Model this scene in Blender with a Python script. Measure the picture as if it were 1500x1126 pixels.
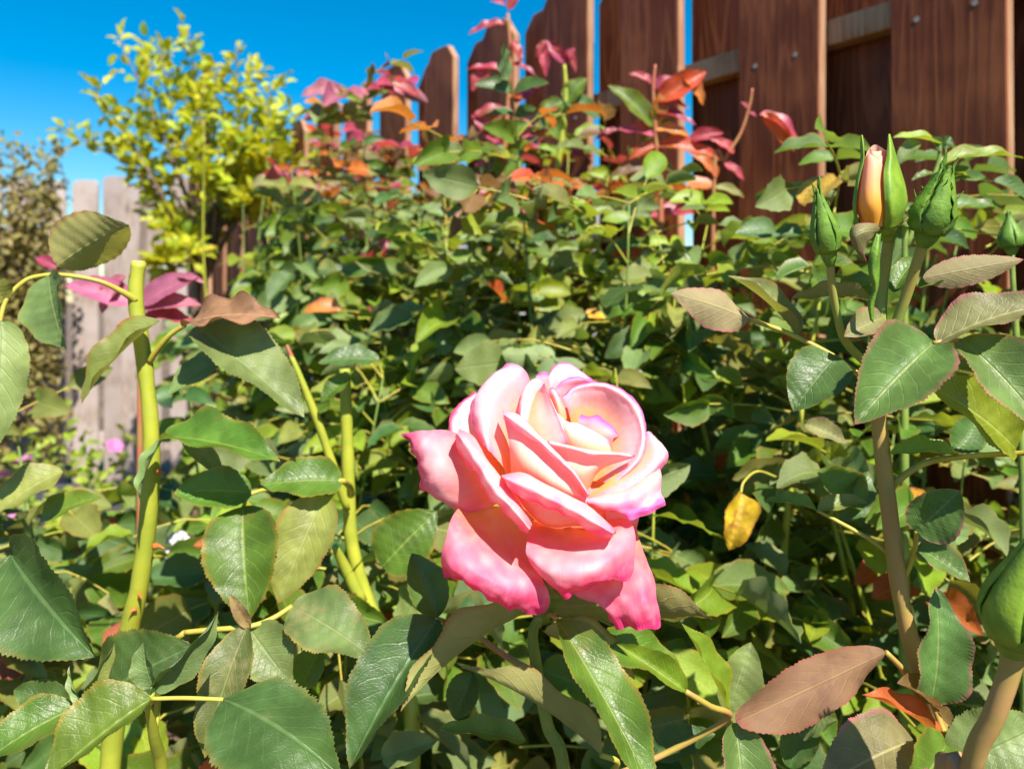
import bpy, math, random
import numpy as np
from mathutils import Vector, Matrix, noise

rnd = random.Random(11)
scene = bpy.context.scene
for o in list(bpy.data.objects):
    bpy.data.objects.remove(o, do_unlink=True)
col = scene.collection

# ------------------------------------------------------------------ camera, sky, sun, exposure
F = 1133.0            # focal length in photograph pixels (1500 wide)
HY = 438.0            # horizon row
CAMZ = 1.16
cam_d = bpy.data.cameras.new('camera')
cam = bpy.data.objects.new('camera', cam_d)
col.objects.link(cam)
cam.location = (0, 0, CAMZ)
cam.rotation_euler = (math.radians(90), 0, 0)
cam_d.sensor_width = 36.0
cam_d.lens = 36.0 * F / 1500.0
cam_d.shift_y = -(563.0 - HY) / 1500.0
cam_d.clip_start = 0.01
cam_d.clip_end = 500
cam_d.dof.use_dof = True
cam_d.dof.focus_distance = 0.345
cam_d.dof.aperture_fstop = 11.0
scene.camera = cam

SUN_AZ = Vector((0.40, -0.80, 0)).normalized()
SUN_EL = math.radians(50)
SUN = Vector((SUN_AZ.x * math.cos(SUN_EL), SUN_AZ.y * math.cos(SUN_EL), math.sin(SUN_EL)))
world = bpy.data.worlds.new('World')
scene.world = world
world.use_nodes = True
nt = world.node_tree
nt.nodes.clear()
w_out = nt.nodes.new('ShaderNodeOutputWorld')
w_bg = nt.nodes.new('ShaderNodeBackground')
w_sky = nt.nodes.new('ShaderNodeTexSky')
w_sky.sky_type = 'NISHITA'
w_sky.sun_disc = False
w_sky.sun_elevation = SUN_EL
w_sky.sun_rotation = math.atan2(SUN_AZ.x, SUN_AZ.y)
w_sky.altitude = 0
w_sky.air_density = 1.0
w_sky.dust_density = 0.3
w_sky.ozone_density = 2.0
w_hs = nt.nodes.new('ShaderNodeHueSaturation')
w_hs.inputs['Hue'].default_value = 0.492
w_hs.inputs['Saturation'].default_value = 1.65
w_hs.inputs['Value'].default_value = 1.0
w_bg.inputs['Strength'].default_value = 0.076
nt.links.new(w_sky.outputs[0], w_hs.inputs['Color'])
nt.links.new(w_hs.outputs[0], w_bg.inputs['Color'])
nt.links.new(w_bg.outputs[0], w_out.inputs[0])

sun_d = bpy.data.lights.new('sun', 'SUN')
sun_d.energy = 5.0
sun_d.angle = math.radians(0.53)
sun_d.color = (1.0, 0.94, 0.82)
sun = bpy.data.objects.new('sun', sun_d)
col.objects.link(sun)
sun.location = SUN * 20
sun.rotation_euler = SUN.to_track_quat('Z', 'Y').to_euler()

scene.view_settings.view_transform = 'Standard'
scene.view_settings.look = 'None'
scene.view_settings.exposure = 1.12
scene.view_settings.gamma = 1.0
scene.view_settings.use_curve_mapping = False
scene.render.engine = 'CYCLES'
scene.cycles.use_denoising = True
scene.cycles.max_bounces = 8
scene.cycles.diffuse_bounces = 5
scene.cycles.glossy_bounces = 2
scene.cycles.transmission_bounces = 5
scene.cycles.caustics_reflective = False
scene.cycles.caustics_refractive = False
scene.cycles.sample_clamp_indirect = 6.0

# ------------------------------------------------------------------ helpers
def P(x, y, Y):
    """photograph pixel + distance in metres -> world point"""
    return Vector(((x - 750.0) / F * Y, Y, CAMZ - (y - HY) / F * Y))

def empty(name, loc, label=None, cat=None, group=None, kind=None):
    o = bpy.data.objects.new(name, None)
    col.objects.link(o)
    o.location = loc
    o.empty_display_size = 0.05
    if label: o['label'] = label
    if cat: o['category'] = cat
    if group: o['group'] = group
    if kind: o['kind'] = kind
    return o

BASE = {}
def base_of(parent):
    p = parent
    v = Vector((0, 0, 0))
    while p is not None:
        v = v + p.location
        p = p.parent
    return v

def obj(name, verts, faces, mat, parent=None, uv=None, colr=None, smooth=True, kind=None):
    """one mesh object; verts are world coordinates"""
    b = base_of(parent) if parent is not None else Vector((0, 0, 0))
    me = bpy.data.meshes.new(name)
    V = np.asarray([tuple(v) for v in verts], dtype=float) - np.array(b)
    me.from_pydata(V.tolist(), [], faces)
    finish(me, uv, colr, smooth)
    if mat is not None: me.materials.append(mat)
    o = bpy.data.objects.new(name, me)
    col.objects.link(o)
    if parent is not None: o.parent = parent
    if kind: o['kind'] = kind
    return o

def finish(me, uv=None, colr=None, smooth=True):
    if uv is not None:
        lay = me.uv_layers.new(name='UVMap')
        vi = np.empty(len(me.loops), dtype=np.int32)
        me.loops.foreach_get('vertex_index', vi)
        lay.data.foreach_set('uv', np.asarray(uv, dtype=np.float32)[vi].ravel())
    if colr is not None:
        a = me.color_attributes.new('Col', 'FLOAT_COLOR', 'POINT')
        c = np.ones((len(me.vertices), 4), dtype=np.float32)
        c[:, :3] = np.asarray(colr)
        a.data.foreach_set('color', c.ravel())
    if smooth:
        me.polygons.foreach_set('use_smooth', [True] * len(me.polygons))
    me.update()

def box_vf(cx, ax, ay, az, hx, hy, hz):
    """oriented box: centre, axes, half sizes"""
    vs = []
    for i in (-1, 1):
        for j in (-1, 1):
            for k in (-1, 1):
                vs.append(cx + ax * (i * hx) + ay * (j * hy) + az * (k * hz))
    fs = [(0, 1, 3, 2), (4, 6, 7, 5), (0, 4, 5, 1), (2, 3, 7, 6), (0, 2, 6, 4), (1, 5, 7, 3)]
    return vs, fs

def spline(pts, n):
    """Catmull-Rom through points (list of tuples of any length) -> n*(len-1)+1 samples"""
    A = np.asarray([tuple(p) for p in pts], dtype=float)
    if len(A) == 2:
        t = np.linspace(0, 1, n + 1)[:, None]
        return A[0] * (1 - t) + A[1] * t
    A = np.vstack([2 * A[0] - A[1], A, 2 * A[-1] - A[-2]])
    out = []
    m = len(A) - 3
    for i in range(m):
        p0, p1, p2, p3 = A[i:i + 4]
        for k in range(n if i < m - 1 else n + 1):
            t = k / n
            out.append(0.5 * ((2 * p1) + (-p0 + p2) * t + (2 * p0 - 5 * p1 + 4 * p2 - p3) * t * t
                              + (-p0 + 3 * p1 - 3 * p2 + p3) * t ** 3))
    return np.array(out)

def tube_vf(pts, radii, seg=8, n=5, cap=True, knob=0.0, seed=0):
    """tapered tube along a spline of world points"""
    rr = [(p[0], p[1], p[2], r) for p, r in zip(pts, radii)]
    S = spline(rr, n)
    C, R = S[:, :3], S[:, 3]
    T = np.gradient(C, axis=0)
    T /= np.linalg.norm(T, axis=1)[:, None] + 1e-12
    ref = np.array([0.3, 0.9, 0.1]) if abs(T[0][2]) > 0.7 else np.array([0.0, 0.0, 1.0])
    vs, fs, uv = [], [], []
    for i in range(len(C)):
        u = np.cross(T[i], ref); u /= np.linalg.norm(u) + 1e-12
        w = np.cross(T[i], u)
        ref = -np.cross(T[i], u) if False else ref
        k = 1 + knob * noise.noise(Vector((seed * 3.1, i * 0.55, 0.3)))
        for j in range(seg):
            a = 2 * math.pi * j / seg
            vs.append(tuple(C[i] + R[i] * k * (u * math.cos(a) + w * math.sin(a))))
            uv.append((j / seg, i / max(1, len(C) - 1)))
    for i in range(len(C) - 1):
        for j in range(seg):
            a, b = i * seg + j, i * seg + (j + 1) % seg
            fs.append((a, b, b + seg, a + seg))
    if cap:
        fs.append(tuple(range(seg))[::-1])
        fs.append(tuple((len(C) - 1) * seg + j for j in range(seg)))
    return vs, fs, uv

def tube(name, pts, radii, mat, parent, **k):
    vs, fs, uv = tube_vf(pts, radii, **k)
    return obj(name, vs, fs, mat, parent, uv=uv)

def ptube(name, pix, r_px, mat, parent, **k):
    """tube from pixels (x,y,Y); radius in pixels at that distance"""
    if not isinstance(r_px, (list, tuple)): r_px = [r_px] * len(pix)
    pts = [P(*p) for p in pix]
    return tube(name, pts, [r * p[2] / F for r, p in zip(r_px, pix)], mat, parent, **k)

# ------------------------------------------------------------------ materials
def new_mat(name):
    m = bpy.data.materials.new(name)
    m.use_nodes = True
    m.node_tree.nodes.clear()
    return m, m.node_tree

def N(nt, typ, **inp):
    n = nt.nodes.new(typ)
    for k, v in inp.items():
        if k.startswith('_'):
            setattr(n, k[1:], v)
        else:
            n.inputs[k.replace('__', ' ')].default_value = v
    return n

def mth(nt, op, a, b=None, c=None, clamp=False):
    n = nt.nodes.new('ShaderNodeMath'); n.operation = op; n.use_clamp = clamp
    for i, x in enumerate((a, b, c)):
        if x is None: continue
        if isinstance(x, (int, float)): n.inputs[i].default_value = x
        else: nt.links.new(x, n.inputs[i])
    return n.outputs[0]

def mixc(nt, f, a, b, blend='MIX'):
    n = nt.nodes.new('ShaderNodeMix'); n.data_type = 'RGBA'; n.blend_type = blend
    for sock, x in ((n.inputs[0], f), (n.inputs[6], a), (n.inputs[7], b)):
        if isinstance(x, (int, float)): sock.default_value = x
        elif isinstance(x, (tuple, list)): sock.default_value = tuple(x)[:3] + (1,)
        else: nt.links.new(x, sock)
    return n.outputs[2]

def sstep(nt, x, a, b):
    n = nt.nodes.new('ShaderNodeMapRange'); n.interpolation_type = 'SMOOTHSTEP'
    nt.links.new(x, n.inputs[0])
    n.inputs[1].default_value = a; n.inputs[2].default_value = b
    n.inputs[3].default_value = 0; n.inputs[4].default_value = 1
    return n.outputs[0]

def leaf_material(name, top, under, vein, edge, edge_amt=0.5, rough=0.38, trans=0.32, tcol=None, var=0.35, spot=None,
                  spot_amt=0.0, spec=0.45):
    m, nt = new_mat(name)
    L = nt.links
    uv = N(nt, 'ShaderNodeUVMap'); uv.uv_map = 'UVMap'
    sp = N(nt, 'ShaderNodeSeparateXYZ'); L.new(uv.outputs[0], sp.inputs[0])
    u = mth(nt, 'ABSOLUTE', mth(nt, 'MULTIPLY_ADD', sp.outputs[0], 2.0, -1.0))
    v = sp.outputs[1]
    oi = N(nt, 'ShaderNodeObjectInfo'); ge = N(nt, 'ShaderNodeNewGeometry')
    rv = mth(nt, 'FRACT', mth(nt, 'ADD', oi.outputs['Random'], ge.outputs['Random Per Island']))
    tc = N(nt, 'ShaderNodeTexCoord')
    off = N(nt, 'ShaderNodeVectorMath'); off.operation = 'ADD'
    L.new(tc.outputs['Object'], off.inputs[0])
    cmb = N(nt, 'ShaderNodeCombineXYZ'); L.new(mth(nt, 'MULTIPLY', rv, 7.3), cmb.inputs[0]); L.new(mth(nt, 'MULTIPLY', rv, 3.1), cmb.inputs[1])
    L.new(cmb.outputs[0], off.inputs[1])
    n1 = N(nt, 'ShaderNodeTexNoise', Scale=70.0, Detail=4.0); L.new(off.outputs[0], n1.inputs['Vector'])
    n2 = N(nt, 'ShaderNodeTexNoise', Scale=420.0, Detail=3.0); L.new(off.outputs[0], n2.inputs['Vector'])
    # side veins
    w = mth(nt, 'MULTIPLY_ADD', n1.outputs[0], 0.9, 0.0)
    ph = mth(nt, 'FRACT', mth(nt, 'ADD', mth(nt, 'SUBTRACT', mth(nt, 'MULTIPLY', v, 8.5), mth(nt, 'MULTIPLY', mth(nt, 'POWER', u, 0.9), 2.4)), w))
    dv = mth(nt, 'ABSOLUTE', mth(nt, 'SUBTRACT', ph, 0.5))
    side = mth(nt, 'SUBTRACT', 1.0, sstep(nt, dv, 0.0, 0.11))
    side = mth(nt, 'MULTIPLY', side, mth(nt, 'SUBTRACT', 1.0, sstep(nt, u, 0.45, 0.95)))
    mid = mth(nt, 'SUBTRACT', 1.0, sstep(nt, u, 0.015, 0.065))
    vn = mth(nt, 'MAXIMUM', mth(nt, 'MULTIPLY', side, mth(nt, 'MULTIPLY_ADD', n1.outputs[0], 0.55, 0.06)), mid)
    # fine net
    vor = N(nt, 'ShaderNodeTexVoronoi', Scale=620.0); vor.feature = 'DISTANCE_TO_EDGE'
    L.new(off.outputs[0], vor.inputs['Vector'])
    net = mth(nt, 'SUBTRACT', 1.0, sstep(nt, vor.outputs[0], 0.0, 0.14))
    # colour
    c0 = mixc(nt, sstep(nt, n1.outputs[0], 0.32, 0.7), tuple(x * 0.78 for x in top), tuple(min(1, x * 1.25) for x in top))
    side_f = ge.outputs['Backfacing']
    c1 = mixc(nt, side_f, c0, mixc(nt, sstep(nt, n1.outputs[0], 0.3, 0.75), under, tuple(x * 1.25 for x in under)))
    hs = N(nt, 'ShaderNodeHueSaturation')
    L.new(mth(nt, 'MULTIPLY_ADD', rv, 0.05 * var / 0.35, 0.475 + 0.025 * (1 - var / 0.35)), hs.inputs['Hue'])
    rv2 = mth(nt, 'FRACT', mth(nt, 'MULTIPLY', rv, 13.7))
    L.new(mth(nt, 'MULTIPLY_ADD', rv2, var * 1.5, 1.0 - var * 0.65), hs.inputs['Value'])
    L.new(c1, hs.inputs['Color'])
    c2 = mixc(nt, mth(nt, 'MULTIPLY', vn, 0.62), hs.outputs[0], vein)
    c2 = mixc(nt, mth(nt, 'MULTIPLY', net, 0.10), c2, vein)
    if spot is not None:
        n3 = N(nt, 'ShaderNodeTexNoise', Scale=48.0, Detail=6.0, Roughness=0.65); L.new(off.outputs[0], n3.inputs['Vector'])
        c2 = mixc(nt, mth(nt, 'MULTIPLY', sstep(nt, n3.outputs[0], 0.60 - 0.2 * spot_amt, 0.66), min(1.0, spot_amt + 0.25)), c2, spot)
    ed = mth(nt, 'ADD', sstep(nt, u, 0.82, 1.0), sstep(nt, mth(nt, 'ADD', v, mth(nt, 'MULTIPLY', n1.outputs[0], 0.06)), 0.95, 1.04), clamp=True)
    ed = mth(nt, 'MULTIPLY', ed, mth(nt, 'MULTIPLY', sstep(nt, n1.outputs[0], 0.25, 0.6), edge_amt))
    c3 = mixc(nt, ed, c2, edge)
    # relief
    h = mth(nt, 'ADD', mth(nt, 'MULTIPLY', vn, -1.5), mth(nt, 'ADD', mth(nt, 'MULTIPLY', net, -0.16), mth(nt, 'MULTIPLY', n2.outputs[0], 0.3)))
    bp = N(nt, 'ShaderNodeBump', Strength=0.45, Distance=0.0006); L.new(h, bp.inputs['Height'])
    pr = N(nt, 'ShaderNodeBsdfPrincipled')
    L.new(c3, pr.inputs['Base Color'])
    L.new(mth(nt, 'ADD', mth(nt, 'MULTIPLY_ADD', side_f, 0.25, rough - 0.1), mth(nt, 'MULTIPLY', n1.outputs[0], 0.22)), pr.inputs['Roughness'])
    pr.inputs['Specular IOR Level'].default_value = spec
    L.new(bp.outputs[0], pr.inputs['Normal'])
    tr = N(nt, 'ShaderNodeBsdfTranslucent')
    tcol = tcol or (min(1, top[0] * 2.6), min(1, top[1] * 2.3), top[2] * 0.8)
    tcm = mixc(nt, mth(nt, 'MULTIPLY', vn, 0.4), mixc(nt, 0.30, tcol, c3), tuple(x * 0.7 for x in tcol))
    L.new(tcm, tr.inputs['Color']); L.new(bp.outputs[0], tr.inputs['Normal'])
    ms = N(nt, 'ShaderNodeMixShader'); ms.inputs[0].default_value = trans
    L.new(pr.outputs[0], ms.inputs[1]); L.new(tr.outputs[0], ms.inputs[2])
    out = N(nt, 'ShaderNodeOutputMaterial'); L.new(ms.outputs[0], out.inputs[0])
    return m

LM = {
 'green':  leaf_material('leaf_green', (0.088, 0.158, 0.016), (0.20, 0.25, 0.075), (0.24, 0.32, 0.06), (0.42, 0.20, 0.03), 0.5, 0.40, tcol=(0.28, 0.42, 0.015), spot=(0.20, 0.14, 0.045), spot_amt=0.02),
 'blue':   leaf_material('leaf_blue_green', (0.055, 0.116, 0.027), (0.14, 0.20, 0.08), (0.13, 0.22, 0.07), (0.30, 0.20, 0.04), 0.35, 0.41, tcol=(0.20, 0.34, 0.015), spot=(0.15, 0.13, 0.05), spot_amt=0.02),
 'grey':   leaf_material('leaf_grey_green', (0.140, 0.195, 0.058), (0.22, 0.26, 0.11), (0.20, 0.26, 0.09), (0.30, 0.25, 0.06), 0.35, 0.46, trans=0.24, tcol=(0.26, 0.38, 0.04)),
 'lime':   leaf_material('leaf_lime', (0.19, 0.28, 0.018), (0.28, 0.34, 0.05), (0.36, 0.42, 0.08), (0.5, 0.25, 0.03), 0.4, 0.42, tcol=(0.52, 0.60, 0.02)),
 'olive':  leaf_material('leaf_olive', (0.175, 0.190, 0.040), (0.27, 0.27, 0.085), (0.32, 0.34, 0.10), (0.36, 0.10, 0.03), 0.6, 0.48, tcol=(0.42, 0.40, 0.03)),
 'bronze': leaf_material('leaf_bronze', (0.15, 0.085, 0.03), (0.20, 0.125, 0.055), (0.32, 0.21, 0.08), (0.30, 0.06, 0.05), 0.6, 0.45, tcol=(0.42, 0.22, 0.06), spot=(0.13, 0.06, 0.04), spot_amt=0.1),
 'pinkg':  leaf_material('leaf_pinkish_green', (0.21, 0.20, 0.075), (0.30, 0.25, 0.12), (0.44, 0.40, 0.18), (0.50, 0.12, 0.16), 0.85, 0.48, tcol=(0.46, 0.40, 0.08)),
 'edged':  leaf_material('leaf_pink_edged', (0.085, 0.150, 0.036), (0.22, 0.25, 0.09), (0.26, 0.33, 0.09), (0.50, 0.14, 0.15), 0.85, 0.44, tcol=(0.28, 0.42, 0.03)),
 'purple': leaf_material('leaf_purple', (0.36, 0.10, 0.15), (0.46, 0.17, 0.20), (0.5, 0.2, 0.2), (0.30, 0.03, 0.06), 0.5, 0.40, trans=0.2, tcol=(0.7, 0.12, 0.08)),
 'red':    leaf_material('leaf_red', (0.34, 0.045, 0.085), (0.46, 0.10, 0.16), (0.5, 0.13, 0.13), (0.30, 0.02, 0.06), 0.5, 0.34, tcol=(0.80, 0.08, 0.04)),
 'orange': leaf_material('leaf_orange_red', (0.42, 0.11, 0.025), (0.50, 0.18, 0.06), (0.6, 0.25, 0.06), (0.35, 0.03, 0.03), 0.6, 0.36, tcol=(0.92, 0.26, 0.02)),
 'rust':   leaf_material('leaf_rust', (0.24, 0.065, 0.028), (0.26, 0.08, 0.04), (0.5, 0.2, 0.1), (0.2, 0.05, 0.03), 0.6, 0.7, trans=0.1, tcol=(0.6, 0.2, 0.05), spot=(0.28, 0.08, 0.04), spot_amt=0.3, spec=0.2),
 'yellow': leaf_material('leaf_yellow_dying', (0.74, 0.42, 0.02), (0.66, 0.44, 0.06), (0.75, 0.5, 0.1), (0.3, 0.09, 0.03), 0.9, 0.5, tcol=(0.85, 0.45, 0.02), spot=(0.22, 0.06, 0.025), spot_amt=0.75),
 'dry':    leaf_material('leaf_dry_brown', (0.23, 0.135, 0.06), (0.30, 0.19, 0.09), (0.40, 0.26, 0.12), (0.10, 0.04, 0.02), 0.9, 0.65, trans=0.15, tcol=(0.5, 0.24, 0.05), spot=(0.10, 0.05, 0.03), spot_amt=0.5, spec=0.25),
 'mottle': leaf_material('leaf_mottled', (0.12, 0.16, 0.045), (0.22, 0.23, 0.085), (0.26, 0.28, 0.10), (0.36, 0.22, 0.04), 0.7, 0.46, tcol=(0.34, 0.36, 0.05), spot=(0.25, 0.23, 0.09), spot_amt=0.5),
 'citrus': leaf_material('leaf_yellow_green', (0.33, 0.39, 0.012), (0.50, 0.48, 0.02), (0.55, 0.5, 0.04), (0.60, 0.34, 0.02), 0.5, 0.45, tcol=(0.74, 0.68, 0.010), trans=0.38),
 'dusty':  leaf_material('leaf_dusty_olive', (0.22, 0.19, 0.06), (0.28, 0.24, 0.10), (0.32, 0.28, 0.1), (0.36, 0.18, 0.05), 0.5, 0.6, tcol=(0.46, 0.36, 0.05)),
}

def simple_mat(name, c, rough=0.5, var=0.25, scale=60.0, c2=None, bump=0.3, dist=0.0006, spec=0.4, trans=0.0, stretch=(1, 1, 1)):
    m, nt = new_mat(name); L = nt.links
    tc = N(nt, 'ShaderNodeTexCoord')
    mp = N(nt, 'ShaderNodeMapping'); mp.inputs['Scale'].default_value = stretch
    L.new(tc.outputs['Object'], mp.inputs[0])
    n1 = N(nt, 'ShaderNodeTexNoise', Scale=scale, Detail=5.0); L.new(mp.outputs[0], n1.inputs['Vector'])
    n2 = N(nt, 'ShaderNodeTexNoise', Scale=scale * 6, Detail=3.0); L.new(mp.outputs[0], n2.inputs['Vector'])
    c2 = c2 or tuple(x * (1 - var) for x in c)
    cc = mixc(nt, sstep(nt, n1.outputs[0], 0.35, 0.68), c2, c)
    pr = N(nt, 'ShaderNodeBsdfPrincipled'); pr.inputs['Roughness'].default_value = rough
    pr.inputs['Specular IOR Level'].default_value = spec
    L.new(cc, pr.inputs['Base Color'])
    bp = N(nt, 'ShaderNodeBump', Strength=bump, Distance=dist)
    L.new(mth(nt, 'ADD', n1.outputs[0], mth(nt, 'MULTIPLY', n2.outputs[0], 0.6)), bp.inputs['Height'])
    L.new(bp.outputs[0], pr.inputs['Normal'])
    out = N(nt, 'ShaderNodeOutputMaterial')
    if trans > 0:
        tr = N(nt, 'ShaderNodeBsdfTranslucent'); L.new(cc, tr.inputs['Color'])
        ms = N(nt, 'ShaderNodeMixShader'); ms.inputs[0].default_value = trans
        L.new(pr.outputs[0], ms.inputs[1]); L.new(tr.outputs[0], ms.inputs[2]); L.new(ms.outputs[0], out.inputs[0])
    else:
        L.new(pr.outputs[0], out.inputs[0])
    return m

SM = {
 'cane_lime': simple_mat('cane_yellow_green', (0.36, 0.37, 0.035), 0.48, scale=35, c2=(0.26, 0.30, 0.03), bump=0.5),
 'cane_green': simple_mat('cane_green', (0.20, 0.27, 0.05), 0.45, scale=60, c2=(0.13, 0.20, 0.04)),
 'cane_tan': simple_mat('cane_tan_pink', (0.40, 0.22, 0.09), 0.48, scale=30, c2=(0.32, 0.24, 0.06)),
 'stem_olive': simple_mat('stem_olive', (0.32, 0.27, 0.06), 0.48, scale=30, c2=(0.20, 0.26, 0.05)),
 'cane_red': simple_mat('cane_red', (0.36, 0.10, 0.06), 0.42, scale=50, c2=(0.30, 0.16, 0.05)),
 'stalk': simple_mat('leaf_stalk', (0.38, 0.38, 0.05), 0.45, scale=80, c2=(0.36, 0.27, 0.04)),
 'stalk_red': simple_mat('leaf_stalk_red', (0.42, 0.20, 0.08), 0.45, scale=80, c2=(0.34, 0.26, 0.05)),
 'bark': simple_mat('bark', (0.24, 0.16, 0.10), 0.8, scale=40, c2=(0.11, 0.07, 0.045), bump=0.9, dist=0.003, stretch=(1, 1, 0.3)),
 'thorn': simple_mat('thorn', (0.55, 0.14, 0.03), 0.4, scale=100),
 'cut': simple_mat('cut_wood', (0.72, 0.58, 0.34), 0.8, scale=300, c2=(0.5, 0.36, 0.18)),
 'bud': simple_mat('bud_green', (0.26, 0.40, 0.035), 0.5, scale=120, c2=(0.16, 0.30, 0.03), bump=0.5, trans=0.2),
 'bud_dark': simple_mat('bud_dark_green', (0.17, 0.31, 0.032), 0.5, scale=140, c2=(0.10, 0.21, 0.025), bump=0.8, trans=0.2),
 'bud_petal': simple_mat('bud_peach', (0.90, 0.50, 0.34), 0.5, scale=35, c2=(0.88, 0.52, 0.30), bump=0.2, trans=0.3),
 'pinkflower': simple_mat('small_flower_pink', (0.62, 0.22, 0.50), 0.6, scale=40, trans=0.3),
 'white': simple_mat('white_petal', (0.80, 0.82, 0.84), 0.6, scale=50, var=0.15, trans=0.2),
 'brick': simple_mat('terracotta', (0.40, 0.13, 0.06), 0.85, scale=30, c2=(0.28, 0.09, 0.05), bump=0.6, dist=0.003),
 'edging': simple_mat('dark_edging', (0.07, 0.065, 0.075), 0.7, scale=25, bump=0.5, dist=0.003),
}

# ------------------------------------------------------------------ setting: ground, fences, shed
def wood_material(name, c_dark, c_mid, c_light, rough=0.5, spec=0.35, grey=None):
    m, nt = new_mat(name); L = nt.links
    tc = N(nt, 'ShaderNodeTexCoord'); oi = N(nt, 'ShaderNodeObjectInfo')
    cmb = N(nt, 'ShaderNodeCombineXYZ')
    L.new(mth(nt, 'MULTIPLY', oi.outputs['Random'], 31.0), cmb.inputs[0]); L.new(mth(nt, 'MULTIPLY', oi.outputs['Random'], 17.0), cmb.inputs[2])
    ad = N(nt, 'ShaderNodeVectorMath'); ad.operation = 'ADD'; L.new(tc.outputs['Object'], ad.inputs[0]); L.new(cmb.outputs[0], ad.inputs[1])
    mp = N(nt, 'ShaderNodeMapping'); mp.inputs['Scale'].default_value = (14, 14, 0.9); L.new(ad.outputs[0], mp.inputs[0])
    n0 = N(nt, 'ShaderNodeTexNoise', Scale=1.0, Detail=3.0, Distortion=0.6); L.new(mp.outputs[0], n0.inputs['Vector'])
    mp2 = N(nt, 'ShaderNodeMapping'); mp2.inputs['Scale'].default_value = (150, 150, 3.5); L.new(ad.outputs[0], mp2.inputs[0])
    n1 = N(nt, 'ShaderNodeTexNoise', Scale=1.0, Detail=6.0, Roughness=0.65); L.new(mp2.outputs[0], n1.inputs['Vector'])
    big = N(nt, 'ShaderNodeTexNoise', Scale=5.0, Detail=5.0); L.new(ad.outputs[0], big.inputs['Vector'])
    # knots
    mp3 = N(nt, 'ShaderNodeMapping'); mp3.inputs['Scale'].default_value = (7.5, 7.5, 4.2); L.new(ad.outputs[0], mp3.inputs[0])
    vo = N(nt, 'ShaderNodeTexVoronoi', Scale=1.0); L.new(mp3.outputs[0], vo.inputs['Vector'])
    kn = mth(nt, 'SUBTRACT', 1.0, sstep(nt, vo.outputs[0], 0.05, 0.17))
    ring = mth(nt, 'MULTIPLY', mth(nt, 'SINE', mth(nt, 'MULTIPLY_ADD', n0.outputs[0], 60.0, mth(nt, 'MULTIPLY', vo.outputs[0], 14.0))), 0.5)
    c = mixc(nt, sstep(nt, n1.outputs[0], 0.3, 0.72), c_dark, c_mid)
    c = mixc(nt, mth(nt, 'MULTIPLY', sstep(nt, ring, 0.1, 0.5), 0.35), c, c_light)
    c = mixc(nt, mth(nt, 'MULTIPLY', sstep(nt, big.outputs[0], 0.46, 0.72), 0.7), c, c_light)
    c = mixc(nt, mth(nt, 'MULTIPLY', kn, 0.75), c, tuple(x * 0.35 for x in c_dark))
    if grey:
        c = mixc(nt, sstep(nt, big.outputs[0], 0.36, 0.62), c, grey)
    hs = N(nt, 'ShaderNodeHueSaturation'); L.new(c, hs.inputs['Color'])
    L.new(mth(nt, 'MULTIPLY_ADD', oi.outputs['Random'], 0.4, 0.8), hs.inputs['Value'])
    pr = N(nt, 'ShaderNodeBsdfPrincipled'); pr.inputs['Specular IOR Level'].default_value = spec
    L.new(hs.outputs[0], pr.inputs['Base Color'])
    L.new(mth(nt, 'MULTIPLY_ADD', n1.outputs[0], 0.3, rough - 0.12), pr.inputs['Roughness'])
    bp = N(nt, 'ShaderNodeBump', Strength=0.6, Distance=0.0018)
    L.new(mth(nt, 'ADD', mth(nt, 'MULTIPLY', n1.outputs[0], 0.8), mth(nt, 'ADD', mth(nt, 'MULTIPLY', ring, 0.12), mth(nt, 'MULTIPLY', kn, 0.5))), bp.inputs['Height'])
    L.new(bp.outputs[0], pr.inputs['Normal'])
    out = N(nt, 'ShaderNodeOutputMaterial'); L.new(pr.outputs[0], out.inputs[0])
    return m

WM_brown = wood_material('red_brown_stained_wood', (0.076, 0.016, 0.006), (0.152, 0.038, 0.013), (0.29, 0.092, 0.034), 0.50, 0.22)
WM_rail = wood_material('weathered_rail_wood', (0.13, 0.04, 0.02), (0.20, 0.08, 0.04), (0.32, 0.17, 0.09), 0.7, 0.2)
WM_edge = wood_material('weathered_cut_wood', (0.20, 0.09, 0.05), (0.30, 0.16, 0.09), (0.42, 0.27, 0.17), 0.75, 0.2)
WM_grey = wood_material('grey_weathered_wood', (0.20, 0.15, 0.13), (0.33, 0.26, 0.22), (0.46, 0.40, 0.35), 0.75, 0.25, grey=(0.36, 0.30, 0.29))
M_screw = simple_mat('galvanised_screw', (0.30, 0.27, 0.25), 0.5, scale=200)

def soil_material():
    m, nt = new_mat('garden_soil'); L = nt.links
    tc = N(nt, 'ShaderNodeTexCoord')
    n1 = N(nt, 'ShaderNodeTexNoise', Scale=3.0, Detail=6.0); L.new(tc.outputs['Object'], n1.inputs['Vector'])
    n2 = N(nt, 'ShaderNodeTexNoise', Scale=60.0, Detail=6.0); L.new(tc.outputs['Object'], n2.inputs['Vector'])
    c = mixc(nt, sstep(nt, n2.outputs[0], 0.35, 0.7), (0.055, 0.036, 0.025), (0.17, 0.115, 0.075))
    c = mixc(nt, sstep(nt, n1.outputs[0], 0.45, 0.7), c, (0.20, 0.13, 0.08))
    pr = N(nt, 'ShaderNodeBsdfPrincipled'); pr.inputs['Roughness'].default_value = 0.9
    L.new(c, pr.inputs['Base Color'])
    bp = N(nt, 'ShaderNodeBump', Strength=0.9, Distance=0.02); L.new(n2.outputs[0], bp.inputs['Height']); L.new(bp.outputs[0], pr.inputs['Normal'])
    out = N(nt, 'ShaderNodeOutputMaterial'); L.new(pr.outputs[0], out.inputs[0])
    return m
M_soil = soil_material()

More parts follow.
